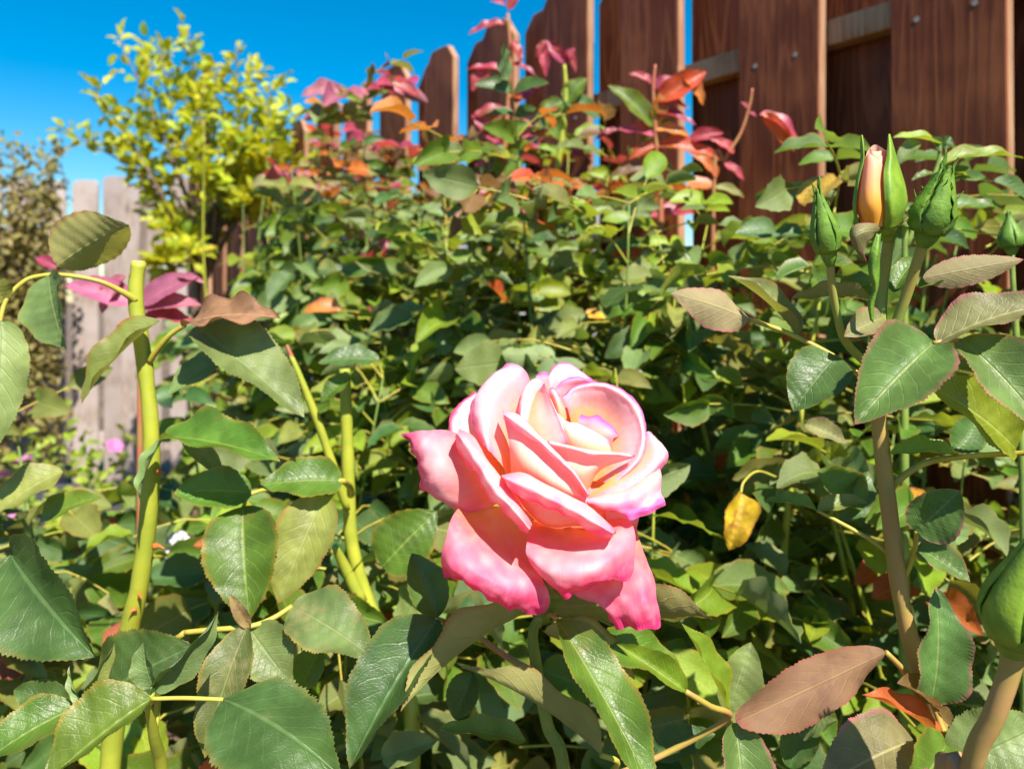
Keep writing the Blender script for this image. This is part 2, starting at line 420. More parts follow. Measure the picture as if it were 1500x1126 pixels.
# ground: fine near the beds, reaching to the horizon
gx = [-200, -60, -20, -8] + [x * 0.25 for x in range(-20, 17)] + [8, 20, 60, 200]
gy = [-40, -10, -3] + [y * 0.25 for y in range(-4, 25)] + [9, 15, 40, 120, 300]
gv, gf = [], []
for y in gy:
    for x in gx:
        near = 1.0 if (-5 <= x <= 4 and -1 <= y <= 6) else 0.0
        gv.append((x, y, near * 0.03 * noise.noise(Vector((x * 1.3, y * 1.3, 0.2)))))
nx = len(gx)
for j in range(len(gy) - 1):
    for i in range(nx - 1):
        a = j * nx + i
        gf.append((a, a + 1, a + nx + 1, a + nx))
g = obj('ground', gv, gf, M_soil); g['kind'] = 'structure'
g['label'] = 'brown garden soil under the rose bushes'

# bark mulch lying loose on the bed
mv, mf = [], []
for k in range(2600):
    x = rnd.uniform(-2.6, 0.9); y = rnd.uniform(0.35, 3.9)
    c = Vector((x, y, 0.012 + 0.03 * noise.noise(Vector((x * 1.3, y * 1.3, 0.2)))))
    R = Matrix.Rotation(rnd.uniform(0, 6.28), 3, 'Z') @ Matrix.Rotation(rnd.uniform(-0.5, 0.5), 3, 'X')
    vs, fs = box_vf(c, R @ Vector((1, 0, 0)), R @ Vector((0, 1, 0)), R @ Vector((0, 0, 1)), rnd.uniform(0.01, 0.03), rnd.uniform(0.004, 0.012), rnd.uniform(0.002, 0.005))
    o0 = len(mv); mv += vs; mf += [tuple(i + o0 for i in f) for f in fs]
mul = obj('bark_mulch', mv, mf, simple_mat('bark_mulch_mat', (0.27, 0.14, 0.08), 0.85, scale=20, c2=(0.10, 0.05, 0.03)), smooth=False)
mul['kind'] = 'stuff'; mul['label'] = 'loose bark mulch chips lying on the garden bed'; mul['category'] = 'mulch'

# ---- brown fence: pickets on both faces of the rails
FD = Vector((0.1475, -0.2018, 0)).normalized()
FN = Vector((-FD.y * -1, 0, 0))
FN = Vector((FD.y, -FD.x, 0))           # towards the camera side
if FN.y > 0: FN = -FN
def fence_pt(i): return Vector((-0.377 + 0.1475 * i, 2.25 - 0.2018 * i, 0))
SP, BW, BT, FH = 0.25, 0.142, 0.019, CAMZ + 0.665
def picket_mesh(name, w, t, h, ear, mat, mat_side, cut=0.0, seed=0):
    r = random.Random(seed)
    e1, e2 = ear * r.uniform(0.8, 1.15), ear * r.uniform(0.8, 1.15)
    top = h
    prof = [(0.002, 0.0), (w - 0.002, 0.0), (w, 0.004)]
    for k in range(1, 8):
        prof.append((w + r.uniform(-0.0012, 0.0008), top * k / 8 - 0.02))
    prof += [(w, top - e1 * 1.25), (w - e1 * 0.95, top - 0.002), (w * 0.5, top + 0.001), (e2 * 0.95, top - 0.001), (0, top - e2 * 1.25)]
    for k in range(7, 0, -1):
        prof.append((r.uniform(-0.0008, 0.0012), top * k / 8 - 0.02))
    prof.append((0, 0.004))
    n = len(prof)
    b = 0.0018
    cx, cz = w / 2, top / 2
    V = []
    for (yy, inset) in ((0.0, b), (b, 0.0), (t - b, 0.0), (t, b)):
        for (x, z) in prof:
            sx = x + (b if x < cx else -b) * (1 if inset else 0)
            sz = z - (b if z > top - 0.2 else 0) * (1 if inset else 0)
            V.append((sx, yy, sz))
    Fa = [tuple(range(n))]
    mi = [0]
    for rr in range(3):
        for k in range(n):
            a, c = rr * n + k, rr * n + (k + 1) % n
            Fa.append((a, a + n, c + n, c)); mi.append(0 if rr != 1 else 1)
    Fa.append(tuple(range(3 * n, 4 * n))[::-1]); mi.append(0)
    me = bpy.data.meshes.new(name)
    me.from_pydata(V, [], Fa)
    me.materials.append(mat); me.materials.append(mat_side)
    me.polygons.foreach_set('material_index', mi)
    me.update()
    import bmesh
    bm = bmesh.new(); bm.from_mesh(me); bmesh.ops.recalc_face_normals(bm, faces=bm.faces); bm.to_mesh(me); bm.free()
    return me
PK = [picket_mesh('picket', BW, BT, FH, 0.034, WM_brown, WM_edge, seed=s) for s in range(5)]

fence = empty('wooden_fence', fence_pt(-2), 'red-brown stained picket fence with boards on both faces of its rails', 'fence')
def place_mesh(me, name, parent, loc, rotz=0.0, tilt=0.0, scl=(1, 1, 1)):
    o = bpy.data.objects.new(name, me)
    col.objects.link(o); o.parent = parent
    o.location = Vector(loc) - base_of(parent)
    o.rotation_euler = (0, tilt, rotz); o.scale = scl
    return o
FA = math.atan2(FD.y, FD.x)             # local x along fence; local +y = away from camera side?
yloc = Vector((-math.sin(FA), math.cos(FA), 0))
away = -FN
flip = 1 if yloc.dot(away) > 0 else -1
RT = 0.034
jr = random.Random(5)
for i in range(-10, 11):
    p = fence_pt(i)
    if i == 4: p = p - FD * 0.012
    hz = -0.012 + jr.uniform(-0.012, 0.012)
    place_mesh(PK[i % 5], 'picket', fence, p + Vector((0, 0, hz)), FA, jr.uniform(-0.003, 0.003))
    q = fence_pt(i) + FD * (BW - 0.030) + away * (BT + RT + 0.004)
    place_mesh(PK[(i + 2) % 5], 'picket', fence, q + Vector((0, 0, -0.012 + jr.uniform(-0.012, 0.012))), FA, jr.uniform(-0.003, 0.003), (1.16, 1, 1))
for zt in (CAMZ + 0.41, 0.92, 0.32):
    a, b = fence_pt(-10.3), fence_pt(11.2)
    # rails in two lengths butted on a post
    for s, e in ((0.0, 0.497), (0.503, 1.0)):
        pa, pb = a.lerp(b, s), a.lerp(b, e)
        c = (pa + pb) / 2 + away * (BT + 0.002 + RT / 2); c.z = zt - 0.019
        vs, fs = box_vf(c, FD, away, Vector((0, 0, 1)), (pb - pa).length / 2, RT / 2 - 0.001, 0.019)
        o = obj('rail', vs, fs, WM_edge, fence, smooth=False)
        md = o.modifiers.new('bevel', 'BEVEL'); md.width = 0.003; md.segments = 2
# screw heads on the near boards
sv, sf, _ = tube_vf([(0, 0, 0), (0, 0.0012, 0)], [0.0040, 0.0035], seg=10, n=1)
sme = bpy.data.meshes.new('screw'); sme.from_pydata(sv, [], sf); sme.materials.append(M_screw); sme.update()
for i in range(3, 8):
    for zz in (CAMZ + 0.365,):
        for f in (0.25, 0.75):
            p = fence_pt(i) + FD * (BW * f) + FN * 0.0008; p.z = zz
            place_mesh(sme, 'screw', fence, p, FA)

# ---- far grey fence across the end of the garden
gf_y = 4.12
gfence = empty('weathered_fence', (-3.0, gf_y, 0), 'pale grey weathered board fence beyond the yellow-green shrub', 'fence')
PG = [picket_mesh('fence_board', 0.136, 0.018, CAMZ + 0.655, 0.018, WM_grey, WM_grey, seed=20 + s) for s in range(4)]
x = -4.6; k = 0
while x < -1.75:
    place_mesh(PG[k % 4], 'fence_board', gfence, (x, gf_y, -0.01 + jr.uniform(-0.012, 0.012)), 0.0, jr.uniform(-0.004, 0.004))
    x += 0.136 + (0.033 if k % 3 else 0.045); k += 1
for zt in (1.5, 0.4):
    vs, fs = box_vf(Vector((-3.2, gf_y + 0.045, zt)), Vector((1, 0, 0)), Vector((0, 1, 0)), Vector((0, 0, 1)), 1.5, 0.019, 0.044)
    obj('rail', vs, fs, WM_grey, gfence, smooth=False)
vs, fs = box_vf(Vector((-1.98, gf_y - 0.06, 0.87)), Vector((1, 0, 0)), Vector((0, 1, 0)), Vector((0, 0, 1)), 0.045, 0.045, 0.88)
obj('post', vs, fs, WM_grey, gfence, smooth=False)

# ---- neighbour's grey shed seen between the pickets
shed_y = 9.0
shed = empty('garden_shed', (-0.6, shed_y, 0), 'grey clapboard shed seen through the gaps between fence pickets', 'shed')
M_sid = simple_mat('grey_siding', (0.36, 0.35, 0.36), 0.7, scale=10, var=0.2, bump=0.3, dist=0.002)
M_roofm = simple_mat('grey_roofing', (0.22, 0.21, 0.22), 0.85, scale=25, var=0.35, bump=0.6, dist=0.004)
vs, fs = box_vf(Vector((-0.6, shed_y + 1.3, 1.0)), Vector((1, 0, 0)), Vector((0, 1, 0)), Vector((0, 0, 1)), 1.9, 1.25, 1.0)
obj('wall', vs, fs, M_sid, shed, smooth=False)
for kk in range(13):
    z0 = 0.05 + kk * 0.15
    vs = [(-2.52, shed_y + 0.0, z0), (1.32, shed_y + 0.0, z0), (1.32, shed_y + 0.035, z0 + 0.156), (-2.52, shed_y + 0.035, z0 + 0.156),
          (-2.52, shed_y + 0.049, z0), (1.32, shed_y + 0.049, z0), (1.32, shed_y + 0.049, z0 + 0.156), (-2.52, shed_y + 0.049, z0 + 0.156)]
    obj('siding_board', vs, [(0, 1, 2, 3), (0, 4, 5, 1), (3, 2, 6, 7), (0, 3, 7, 4), (1, 5, 6, 2)], M_sid, shed, smooth=False)
vs = [(-2.7, shed_y - 0.15, 2.0), (1.5, shed_y - 0.15, 2.0), (1.5, shed_y + 1.3, 2.42), (-2.7, shed_y + 1.3, 2.42), (1.5, shed_y + 2.75, 2.0), (-2.7, shed_y + 2.75, 2.0)]
vs += [(a, b, c + 0.05) for a, b, c in vs]
obj('roof', vs, [(0, 1, 2, 3), (3, 2, 4, 5), (6, 9, 8, 7), (9, 11, 10, 8), (0, 6, 7, 1), (5, 4, 10, 11), (0, 3, 9, 6), (3, 5, 11, 9), (1, 7, 8, 2), (2, 8, 10, 4)], M_roofm, shed, smooth=False)

# ------------------------------------------------------------------ the pink rose
YR = 0.36                       # distance of the bloom's middle
U = YR / F                      # metres per pixel there
def petal_material(name='rose_petal', streak=(0.92, 0.28, 0.40), amt=0.24, pale=(0.96, 0.76, 0.76)):
    m, nt = new_mat(name); L = nt.links
    at = N(nt, 'ShaderNodeVertexColor'); at.layer_name = 'Col'
    uv = N(nt, 'ShaderNodeUVMap'); uv.uv_map = 'UVMap'
    mp = N(nt, 'ShaderNodeMapping'); mp.inputs['Scale'].default_value = (70, 3.2, 1); L.new(uv.outputs[0], mp.inputs[0])
    n1 = N(nt, 'ShaderNodeTexNoise', Scale=1.0, Detail=4.0, Distortion=0.4); L.new(mp.outputs[0], n1.inputs['Vector'])
    tc = N(nt, 'ShaderNodeTexCoord')
    n2 = N(nt, 'ShaderNodeTexNoise', Scale=160.0, Detail=4.0); L.new(tc.outputs['Object'], n2.inputs['Vector'])
    n3 = N(nt, 'ShaderNodeTexNoise', Scale=1500.0, Detail=2.0); L.new(tc.outputs['Object'], n3.inputs['Vector'])
    c = mixc(nt, mth(nt, 'MULTIPLY', sstep(nt, n1.outputs[0], 0.42, 0.70), amt), at.outputs[0], streak)
    c = mixc(nt, mth(nt, 'MULTIPLY', sstep(nt, n2.outputs[0], 0.45, 0.75), 0.18), c, pale)
    bp = N(nt, 'ShaderNodeBump', Strength=0.30, Distance=0.0006)
    L.new(mth(nt, 'ADD', mth(nt, 'MULTIPLY', n1.outputs[0], 0.8), mth(nt, 'ADD', mth(nt, 'MULTIPLY', n2.outputs[0], 0.6), mth(nt, 'MULTIPLY', n3.outputs[0], 0.18))), bp.inputs['Height'])
    pr = N(nt, 'ShaderNodeBsdfPrincipled'); pr.inputs['Roughness'].default_value = 0.52
    pr.inputs['Specular IOR Level'].default_value = 0.28
    pr.inputs['Sheen Weight'].default_value = 0.15
    pr.inputs['Sheen Roughness'].default_value = 0.4
    L.new(c, pr.inputs['Base Color']); L.new(bp.outputs[0], pr.inputs['Normal'])
    tr = N(nt, 'ShaderNodeBsdfTranslucent'); L.new(mixc(nt, 0.8, c, (1.0, 0.62, 0.52), 'MULTIPLY'), tr.inputs['Color'])
    ms = N(nt, 'ShaderNodeMixShader'); ms.inputs[0].default_value = 0.40
    L.new(pr.outputs[0], ms.inputs[1]); L.new(tr.outputs[0], ms.inputs[2])
    out = N(nt, 'ShaderNodeOutputMaterial'); L.new(ms.outputs[0], out.inputs[0])
    return m
M_petal = petal_material()
M_bud_petal = petal_material('bud_petal', (0.97, 0.42, 0.16), 0.25, (0.97, 0.70, 0.50))

GUARD = [(0.0, (0.97, 0.45, 0.08)), (0.22, (0.96, 0.35, 0.15)), (0.45, (0.94, 0.31, 0.28)), (0.62, (0.94, 0.50, 0.50)), (0.78, (0.94, 0.55, 0.59)), (0.9, (0.92, 0.34, 0.45)), (1.0, (0.88, 0.08, 0.28))]
BODY = [(0.0, (0.97, 0.52, 0.10)), (0.35, (0.97, 0.60, 0.42)), (0.55, (0.96, 0.60, 0.54)), (0.75, (0.95, 0.70, 0.74)), (0.92, (0.95, 0.64, 0.71)), (1.0, (0.90, 0.34, 0.52))]
OPEN = [(0.0, (0.98, 0.44, 0.04)), (0.3, (0.97, 0.46, 0.20)), (0.55, (0.95, 0.50, 0.50)), (0.8, (0.95, 0.61, 0.69)), (0.94, (0.95, 0.58, 0.67)), (1.0, (0.92, 0.36, 0.54))]
HEART = [(0.0, (0.98, 0.46, 0.05)), (1.0, (0.96, 0.55, 0.28))]
MAG_P = (0.76, 0.10, 0.42)
MAG_R = (0.88, 0.02, 0.19)

def ramp(r, s):
    for (a, ca), (b, cb) in zip(r, r[1:]):
        if s <= b:
            t = (s - a) / (b - a)
            return np.array(ca) * (1 - t) + np.array(cb) * t
    return np.array(r[-1][1])

def patch(rows, sub):
    """tensor Catmull-Rom surface through a control grid"""
    A = [spline(r, sub) for r in rows]
    A = np.array(A)                                     # R x C' x 3
    out = np.array([spline(A[:, j], sub) for j in range(A.shape[1])])   # C' x R' x 3
    return out.transpose(1, 0, 2)                       # R' x C' x 3

pet_n = [0]
def petal(rows, cols=GUARD, mag=MAG_R, mag_w=0.05, mag_amt=1.0, ripple=1.6, lat=0.6, sub=9, wav=0.0, blot=0.5):
    pet_n[0] += 1
    seed = pet_n[0] * 7.7
    G = patch([[(float(a), float(b), float(c)) for a, b, c in r] for r in rows], sub)
    R, C, _ = G.shape
    W = np.zeros_like(G)
    for i in range(R):
        for j in range(C):
            x, y, d = G[i, j]
            W[i, j] = P(x, y, YR - d * U)
    # arc length from base, normalised over the petal
    seg = np.linalg.norm(np.diff(W, axis=0), axis=2)
    arc = np.vstack([np.zeros((1, C)), np.cumsum(seg, axis=0)])
    tot = arc[-1][None, :] + 1e-9
    S = arc / tot
    wseg = np.linalg.norm(np.diff(W, axis=1), axis=2)
    warc = np.hstack([np.zeros((R, 1)), np.cumsum(wseg, axis=1)])
    dr = np.gradient(W, axis=0); dc = np.gradient(W, axis=1)
    Nn = np.cross(dr, dc); Nn /= np.linalg.norm(Nn, axis=2)[:, :, None] + 1e-12
    vs, uv, cs = [], [], []
    for i in range(R):
        for j in range(C):
            s = S[i, j]; t = j / (C - 1)
            p = W[i, j]
            q = Vector(tuple(p * 95 + seed)); q2 = Vector(tuple(p * 330 + seed)); 
            e_rim = tot[0, j] - arc[i, j]
            e_lat = min(warc[i, j], warc[i, -1] - warc[i, j])
            near = math.exp(-e_rim / 0.008)
            amp = ripple * U * (0.35 + 0.65 * s)
            h = amp * (1.1 * noise.noise(q) + (0.25 + 1.0 * near) * noise.noise(q2))
            h += wav * U * near * math.sin(warc[i, j] / U * 0.22 + seed)
            vs.append(tuple(p + Nn[i, j] * h))
            uv.append((t, s))
            c = ramp(cols, s)
            # pigment along the rim, blotchy
            bn = 0.5 + 0.5 * noise.noise(Vector(tuple(p * 170 + seed * 2)))
            bw = 0.2 + blot * bn * 3.0
            er = math.exp(-(e_rim / (mag_w * 0.06 * bw + 1e-6)) ** (1.3 if cols is GUARD else 2.2))
            el = math.exp(-(e_lat / (mag_w * 0.045 * bw + 1e-6)) ** 1.3) * lat * min(1, s * 1.6)
            k = min(1.0, max(er, el)) * mag_amt
            cs.append(tuple(c * (1 - k) + np.array(mag) * k))
    fs = [(i * C + j, i * C + j + 1, (i + 1) * C + j + 1, (i + 1) * C + j) for i in range(R - 1) for j in range(C - 1)]
    o = obj('petal', vs, fs, M_petal, bloom, uv=uv, colr=cs)
    return o

def roll(base, face, tops, edges, dt, bulge, neck=14, **k):
    """petal whose rim rolls outwards: base -> outer face -> crest -> rolled front -> rim"""
    r_n = [(x, y + 5, d - neck) for (x, y), d in zip(tops, dt)]
    r_c = [(x, y, d) for (x, y), d in zip(tops, dt)]
    r_f = [((a + c) / 2, (b + e) / 2, d + bulge) for ((a, b), (c, e)), d in zip(zip(tops, edges), dt)]
    r_e = [(c, e, d + bulge * 0.35) for (c, e), d in zip(edges, dt)]
    r_t = [(c * 0.8 + a * 0.2, e * 0.8 + b * 0.2, d - bulge * 0.15) for ((a, b), (c, e)), d in zip(zip(tops, edges), dt)]
    return petal([base, face, r_n, r_c, r_f, r_e, r_t], **k)

rose_plant = empty('rose_plant', (0.05, 0.45, 0.0), 'rose plant carrying the single large open pink rose', 'rose plant')
# calyx is the part's own mesh; petals hang under it
cb = P(792, 895, YR + 0.004)
cv, cf, cuv = tube_vf([cb + Vector((0.002, 0.006, -0.006)), cb + Vector((0.001, 0.003, 0.0)), cb + Vector((0.002, -0.001, 0.008)), cb + Vector((0.003, -0.004, 0.016))],
                      [0.0028, 0.0062, 0.0085, 0.011], seg=14, n=5)
bloom = obj('bloom', cv, cf, SM['bud_dark'], rose_plant, uv=cuv)
bloom['label'] = 'open pink rose with magenta rims and orange throat'

# throat (inner cup) so that the cavities read orange
ring = []
for k in range(5):
    f = k / 4
    cx, cy, cd = 800 + 34 * f, 800 - 132 * f, 0 - 12 * f
    rx, ry, rd = 20 + 36 * f, 8 + 26 * f, 15 + 18 * f
    row = []
    for j in range(9):
        a = 2 * math.pi * j / 8
        row.append((cx + rx * math.cos(a), cy + ry * math.sin(a), cd + rd * math.sin(a)))
    ring.append(row)
petal(ring, cols=HEART, mag_amt=0.0, ripple=0.5, sub=5)

petal([[(845,738,25),(875,738,25),(902,728,20)],[(850,708,5),(880,703,2),(908,694,4)],[(855,680,-18),(885,672,-22),(912,660,-20)]], cols=HEART, mag_amt=0, ripple=.5, sub=6)
petal([[(740,735,25),(760,740,25),(785,742,25)],[(735,690,0),(752,695,0),(775,700,0)],[(738,650,-20),(755,650,-25),(775,655,-25)]], cols=HEART, mag_amt=0, ripple=.5, sub=6)
petal([[(846,768,48),(870,772,50),(894,762,42)],[(848,738,62),(868,740,64),(888,736,56)],[(855,715,45),(872,715,45),(892,710,40)]], cols=GUARD[:3], mag_amt=0, ripple=.5, sub=6)
# outer guard petals
petal([[(725,665,10),(730,680,15),(735,700,20),(738,715,20),(740,730,15)],
       [(690,645,20),(688,668,38),(690,695,50),(698,720,48),(715,744,35)],
       [(655,630,25),(650,655,50),(650,688,66),(658,719,60),(692,749,40)],
       [(622,631,22),(623,655,50),(630,690,64),(638,724,56),(668,746,38)],
       [(598,634,12),(607,656,34),(616,685,46),(621,717,40),(652,735,30)],
       [(590,635,2),(602,657,18),(612,684,30),(616,714,26),(648,731,18)]], cols=GUARD, mag_w=0.22, wav=2.2, ripple=2.6)
petal([[(680,738,20),(705,740,25),(735,742,20),(765,745,15),(790,755,10)],
       [(670,746,55),(697,763,45),(728,785,42),(758,802,45),(785,822,50)],
       [(661,760,85),(689,786,92),(722,820,103),(760,838,108),(797,852,95)],
       [(653,788,100),(677,816,122),(712,845,132),(752,864,134),(803,866,102)],
       [(647,815,96),(665,836,122),(704,862,130),(746,884,130),(805,886,96)],
       [(650,846,82),(678,852,110),(709,872,118),(743,889,118),(787,902,98)]], cols=GUARD, mag_w=0.30, wav=2.5, ripple=2.4, blot=0.8)
petal([[(840,800,20),(865,790,30),(890,780,35),(912,765,30),(930,752,15)],
       [(838,840,40),(868,835,50),(895,825,58),(920,800,55),(935,785,35)],
       [(840,868,55),(872,862,65),(902,850,75),(932,828,72),(949,822,50)],
       [(860,880,62),(885,880,75),(912,872,85),(942,855,88),(959,850,60)],
       [(884,888,65),(895,902,80),(918,899,92),(946,887,98),(962,884,70)],
       [(893,910,60),(906,918,75),(926,921,85),(951,922,92),(971,919,70)]], cols=GUARD, mag_w=0.30, wav=3.0, ripple=3.2, blot=0.9)
petal([[(785,755,30),(810,755,40),(840,758,40),(870,758,35),(895,752,25)],
       [(776,780,70),(805,783,75),(840,785,78),(875,776,72),(910,758,60)],
       [(771,800,100),(800,808,110),(838,809,118),(880,796,112),(924,764,80)],
       [(772,815,112),(800,832,136),(838,836,147),(885,824,142),(931,788,96)],
       [(786,838,110),(806,852,136),(836,858,144),(880,846,142),(930,822,102)],
       [(800,850,100),(826,874,128),(846,868,132),(890,850,130),(923,852,104)]], cols=GUARD, mag_w=0.19, wav=1.6, ripple=1.8, blot=0.7)
# right under-petal face
petal([[(878,792,20),(905,792,25),(930,785,12)],[(888,766,50),(912,768,54),(935,764,38)],[(885,738,58),(912,736,60),(942,728,42)]], cols=GUARD[:4], mag_amt=0, ripple=1)
# back petals
petal([[(735,690,0),(735,670,-5),(735,650,-10),(735,630,-20)],[(690,668,15),(688,640,5),(695,620,-10),(715,600,-30)],
       [(664,648,20),(668,618,5),(680,597,-12),(700,578,-35)],[(658,642,8),(659,612,-6),(673,591,-24),(695,573,-47)]], cols=OPEN, mag_w=0.05)
petal([[(785,575,-60),(795,575,-60),(808,575,-62)],[(785,556,-62),(795,551,-62),(804,553,-64)],[(787,549,-66),(795,544,-66),(803,545,-68)]], cols=OPEN, mag=MAG_P, mag_w=0.045, sub=6)
petal([[(805,620,-85),(820,620,-90),(840,620,-95),(860,620,-95),(875,620,-90)],[(800,580,-70),(815,570,-75),(835,568,-78),(855,570,-72),(872,580,-60)],
       [(800,561,-72),(810,546,-80),(828,538,-84),(848,545,-80),(868,561,-66)],[(799,557,-80),(808,539,-88),(825,530,-94),(847,539,-90),(873,561,-76)]], cols=OPEN, mag=MAG_P, mag_w=0.030)
petal([[(820,620,-70),(835,615,-78),(855,615,-80),(880,615,-75)],[(813,590,-58),(832,580,-68),(854,578,-70),(880,582,-64)],
       [(811,572,-52),(828,560,-58),(851,557,-56),(878,564,-44)],[(812,568,-56),(829,555,-64),(851,552,-62),(877,560,-50)]], cols=OPEN, mag=MAG_P, mag_w=0.053)
# left open petals
petal([[(790,640,-30),(775,660,-20),(760,680,-5),(750,695,10),(742,700,20)],
       [(785,590,-45),(765,610,-25),(750,635,-5),(742,660,15),(738,685,32)],
       [(775,553,-42),(752,580,-15),(735,610,8),(726,640,28),(722,666,42)],
       [(766,540,-36),(735,563,-3),(716,594,20),(711,627,38),(716,660,50)],
       [(756,533,-45),(722,550,-18),(700,582,4),(699,612,24),(709,652,42)],
       [(744,531,-58),(711,559,-36),(690,592,-14),(693,620,10),(705,652,30)]], cols=OPEN, mag=MAG_P, mag_w=0.068, ripple=1.6, wav=0.8)
petal([[(810,600,-25),(800,620,-15),(790,640,0),(782,650,10)],[(800,566,-35),(790,586,-20),(781,606,-3),(776,626,12)],
       [(792,556,-36),(780,570,-18),(773,591,-2),(769,617,15)],[(783,555,-37),(771,566,-16),(765,588,2),(763,615,17)],
       [(774,559,-48),(765,575,-30),(759,593,-10),(759,614,8)]], cols=OPEN, mag=MAG_P, mag_w=0.045)
# right big open petal and the ones under it
petal([[(838,622,-30),(848,622,-40),(862,630,-45),(872,640,-40),(876,655,-28),(876,675,-10),(868,704,15)],
       [(832,600,-22),(850,595,-42),(880,600,-44),(900,618,-30),(908,640,-8),(905,668,12),(884,706,35)],
       [(827,587,-20),(849,574,-36),(886,576,-34),(917,598,-14),(932,632,8),(925,671,30),(891,709,50)],
       [(825,582,-21),(850,566,-34),(889,566,-28),(924,588,-8),(941,627,16),(935,670,42),(896,711,60)],
       [(823,579,-28),(850,562,-44),(890,561,-40),(929,584,-20),(947,626,4),(941,673,32),(899,715,55)]], cols=OPEN, mag=MAG_P, mag_w=0.045, ripple=1.3)
petal([[(915,640,-10),(920,660,10),(915,680,25),(895,700,45),(860,728,65)],
       [(936,640,5),(940,662,25),(930,685,42),(905,706,60),(868,729,75)],
       [(948,632,12),(960,660,34),(950,683,50),(915,711,70),(872,731,82)],
       [(954,633,8),(974,658,27),(962,684,47),(922,716,72),(874,733,84)],
       [(954,637,0),(979,667,12),(965,689,35),(925,720,64),(876,736,80)]], cols=OPEN, mag=MAG_P, mag_w=0.068, ripple=1.6)
petal([[(870,745,50),(890,730,45),(915,718,40),(940,700,25),(960,680,5)],
       [(857,732,85),(885,724,80),(915,717,75),(942,702,62),(964,681,30)],
       [(862,736,92),(888,734,99),(916,731,98),(944,719,84),(970,696,45)],
       [(872,741,90),(892,747,98),(918,746,98),(945,740,86),(968,720,55)],
       [(880,744,84),(900,750,90),(922,753,98),(948,745,96),(974,731,74)],
       [(888,746,78),(906,752,84),(926,760,98),(950,753,94),(973,739,76)]], cols=BODY[:5] + [(1.0, (0.86, 0.35, 0.52))], mag=(0.78, 0.08, 0.42), mag_w=0.13, wav=2.0, ripple=2.0)
# inner spiral
petal([[(785,575,-25),(770,605,-5),(768,635,15),(785,665,30)],[(790,570,-15),(785,598,5),(786,628,25),(800,660,40)],
       [(794,566,-5),(797,592,12),(804,622,32),(817,655,45)],[(796,562,2),(803,585,18),(814,614,36),(828,648,50)],
       [(799,562,6),(807,585,24),(820,614,41),(833,648,54)],[(800,564,-4),(808,588,12),(819,618,28),(832,651,42)]], cols=BODY, mag=MAG_P, mag_w=0.045, ripple=0.8)
petal([[(812,606,-8),(821,612,-2),(830,614,-8)],[(806,588,-12),(817,592,0),(828,600,-10)],[(802,575,-16),(812,574,-4),(822,586,-16)],[(804,570,-22),(811,568,-16),(820,580,-24)]], cols=BODY, mag=MAG_P, mag_w=0.045, sub=8, ripple=0.6)
petal([[(828,660,20),(845,668,30),(865,672,32),(885,672,25),(897,672,12)],[(822,632,18),(838,642,30),(858,648,34),(882,656,28),(897,664,14)],
       [(816,610,8),(832,622,20),(848,626,24),(868,634,22),(892,648,12)],[(815,604,2),(831,617,14),(847,620,18),(866,629,16),(892,644,6)],
       [(818,606,-8),(834,619,4),(849,623,8),(867,632,6),(890,648,-4)]], cols=BODY, mag=MAG_P, mag_w=0.045, ripple=0.8)
petal([[(848,634,-5),(860,642,0),(878,650,0),(898,660,-5)],[(847,620,-4),(860,628,2),(878,636,4),(898,644,0)],
       [(847,612,-8),(862,614,-2),(880,618,0),(904,637,-2)],[(852,606,-14),(865,609,-10),(882,611,-8),(909,637,-8)]], cols=OPEN, mag=MAG_P, mag_w=0.090, ripple=1.4, wav=1.5)
# rolled body petals, inner to outer
roll([(835,720,40),(845,728,45),(852,730,48),(856,728,45),(860,722,40)], [(812,680,50),(830,690,62),(850,695,68),(868,690,64),(880,688,52)],
     [(803,645),(835,652),(865,659),(895,661),(927,665)], [(806,653),(835,659),(866,668),(895,668),(927,671)], [52,62,68,62,45], 12, neck=8, cols=BODY, mag=MAG_P, mag_w=0.045, ripple=1.0, wav=0.8)
roll([(750,720,30),(770,735,40),(790,745,45),(815,750,50),(835,752,50),(850,752,50)], [(746,652,52),(762,672,68),(785,690,80),(810,708,90),(838,724,95),(858,737,95)],
     [(737,602),(760,609),(788,636),(815,662),(843,691),(863,722)], [(738,612),(757,631),(787,650),(812,672),(842,700),(861,728)], [40,52,64,77,90,96], 18, neck=11, cols=BODY, mag=(0.80, 0.08, 0.38), mag_w=0.09, ripple=1.2, wav=1.0)
roll([(735,690,0),(745,705,10),(752,720,20),(760,735,30),(768,750,40),(778,765,45)], [(690,662,30),(705,687,45),(720,712,58),(738,737,68),(755,757,78),(772,777,85)],
     [(673,628),(695,642),(715,674),(739,708),(762,738),(779,768)], [(666,640),(676,668),(696,695),(715,728),(744,755),(773,781)], [45,56,72,88,100,108], 36, neck=18, cols=BODY[:5] + [(1.0, (0.90, 0.48, 0.58))], mag=MAG_R, mag_w=0.15, ripple=2.4, wav=2.4, blot=0.8)
roll([(765,740,40),(778,755,45),(795,770,45),(815,776,45),(838,776,45),(865,778,40)], [(752,720,75),(768,738,88),(792,757,98),(818,765,102),(845,766,98),(880,775,85)],
     [(735,695),(764,693),(800,710),(839,730),(870,747),(901,776)], [(738,703),(760,726),(800,743),(838,761),(868,780),(897,787)], [90,100,112,120,122,112], 32, neck=18, cols=BODY[:5] + [(1.0, (0.90, 0.50, 0.62))], mag=(0.84, 0.03, 0.28), mag_w=0.15, ripple=2.2, wav=2.2, blot=0.8)

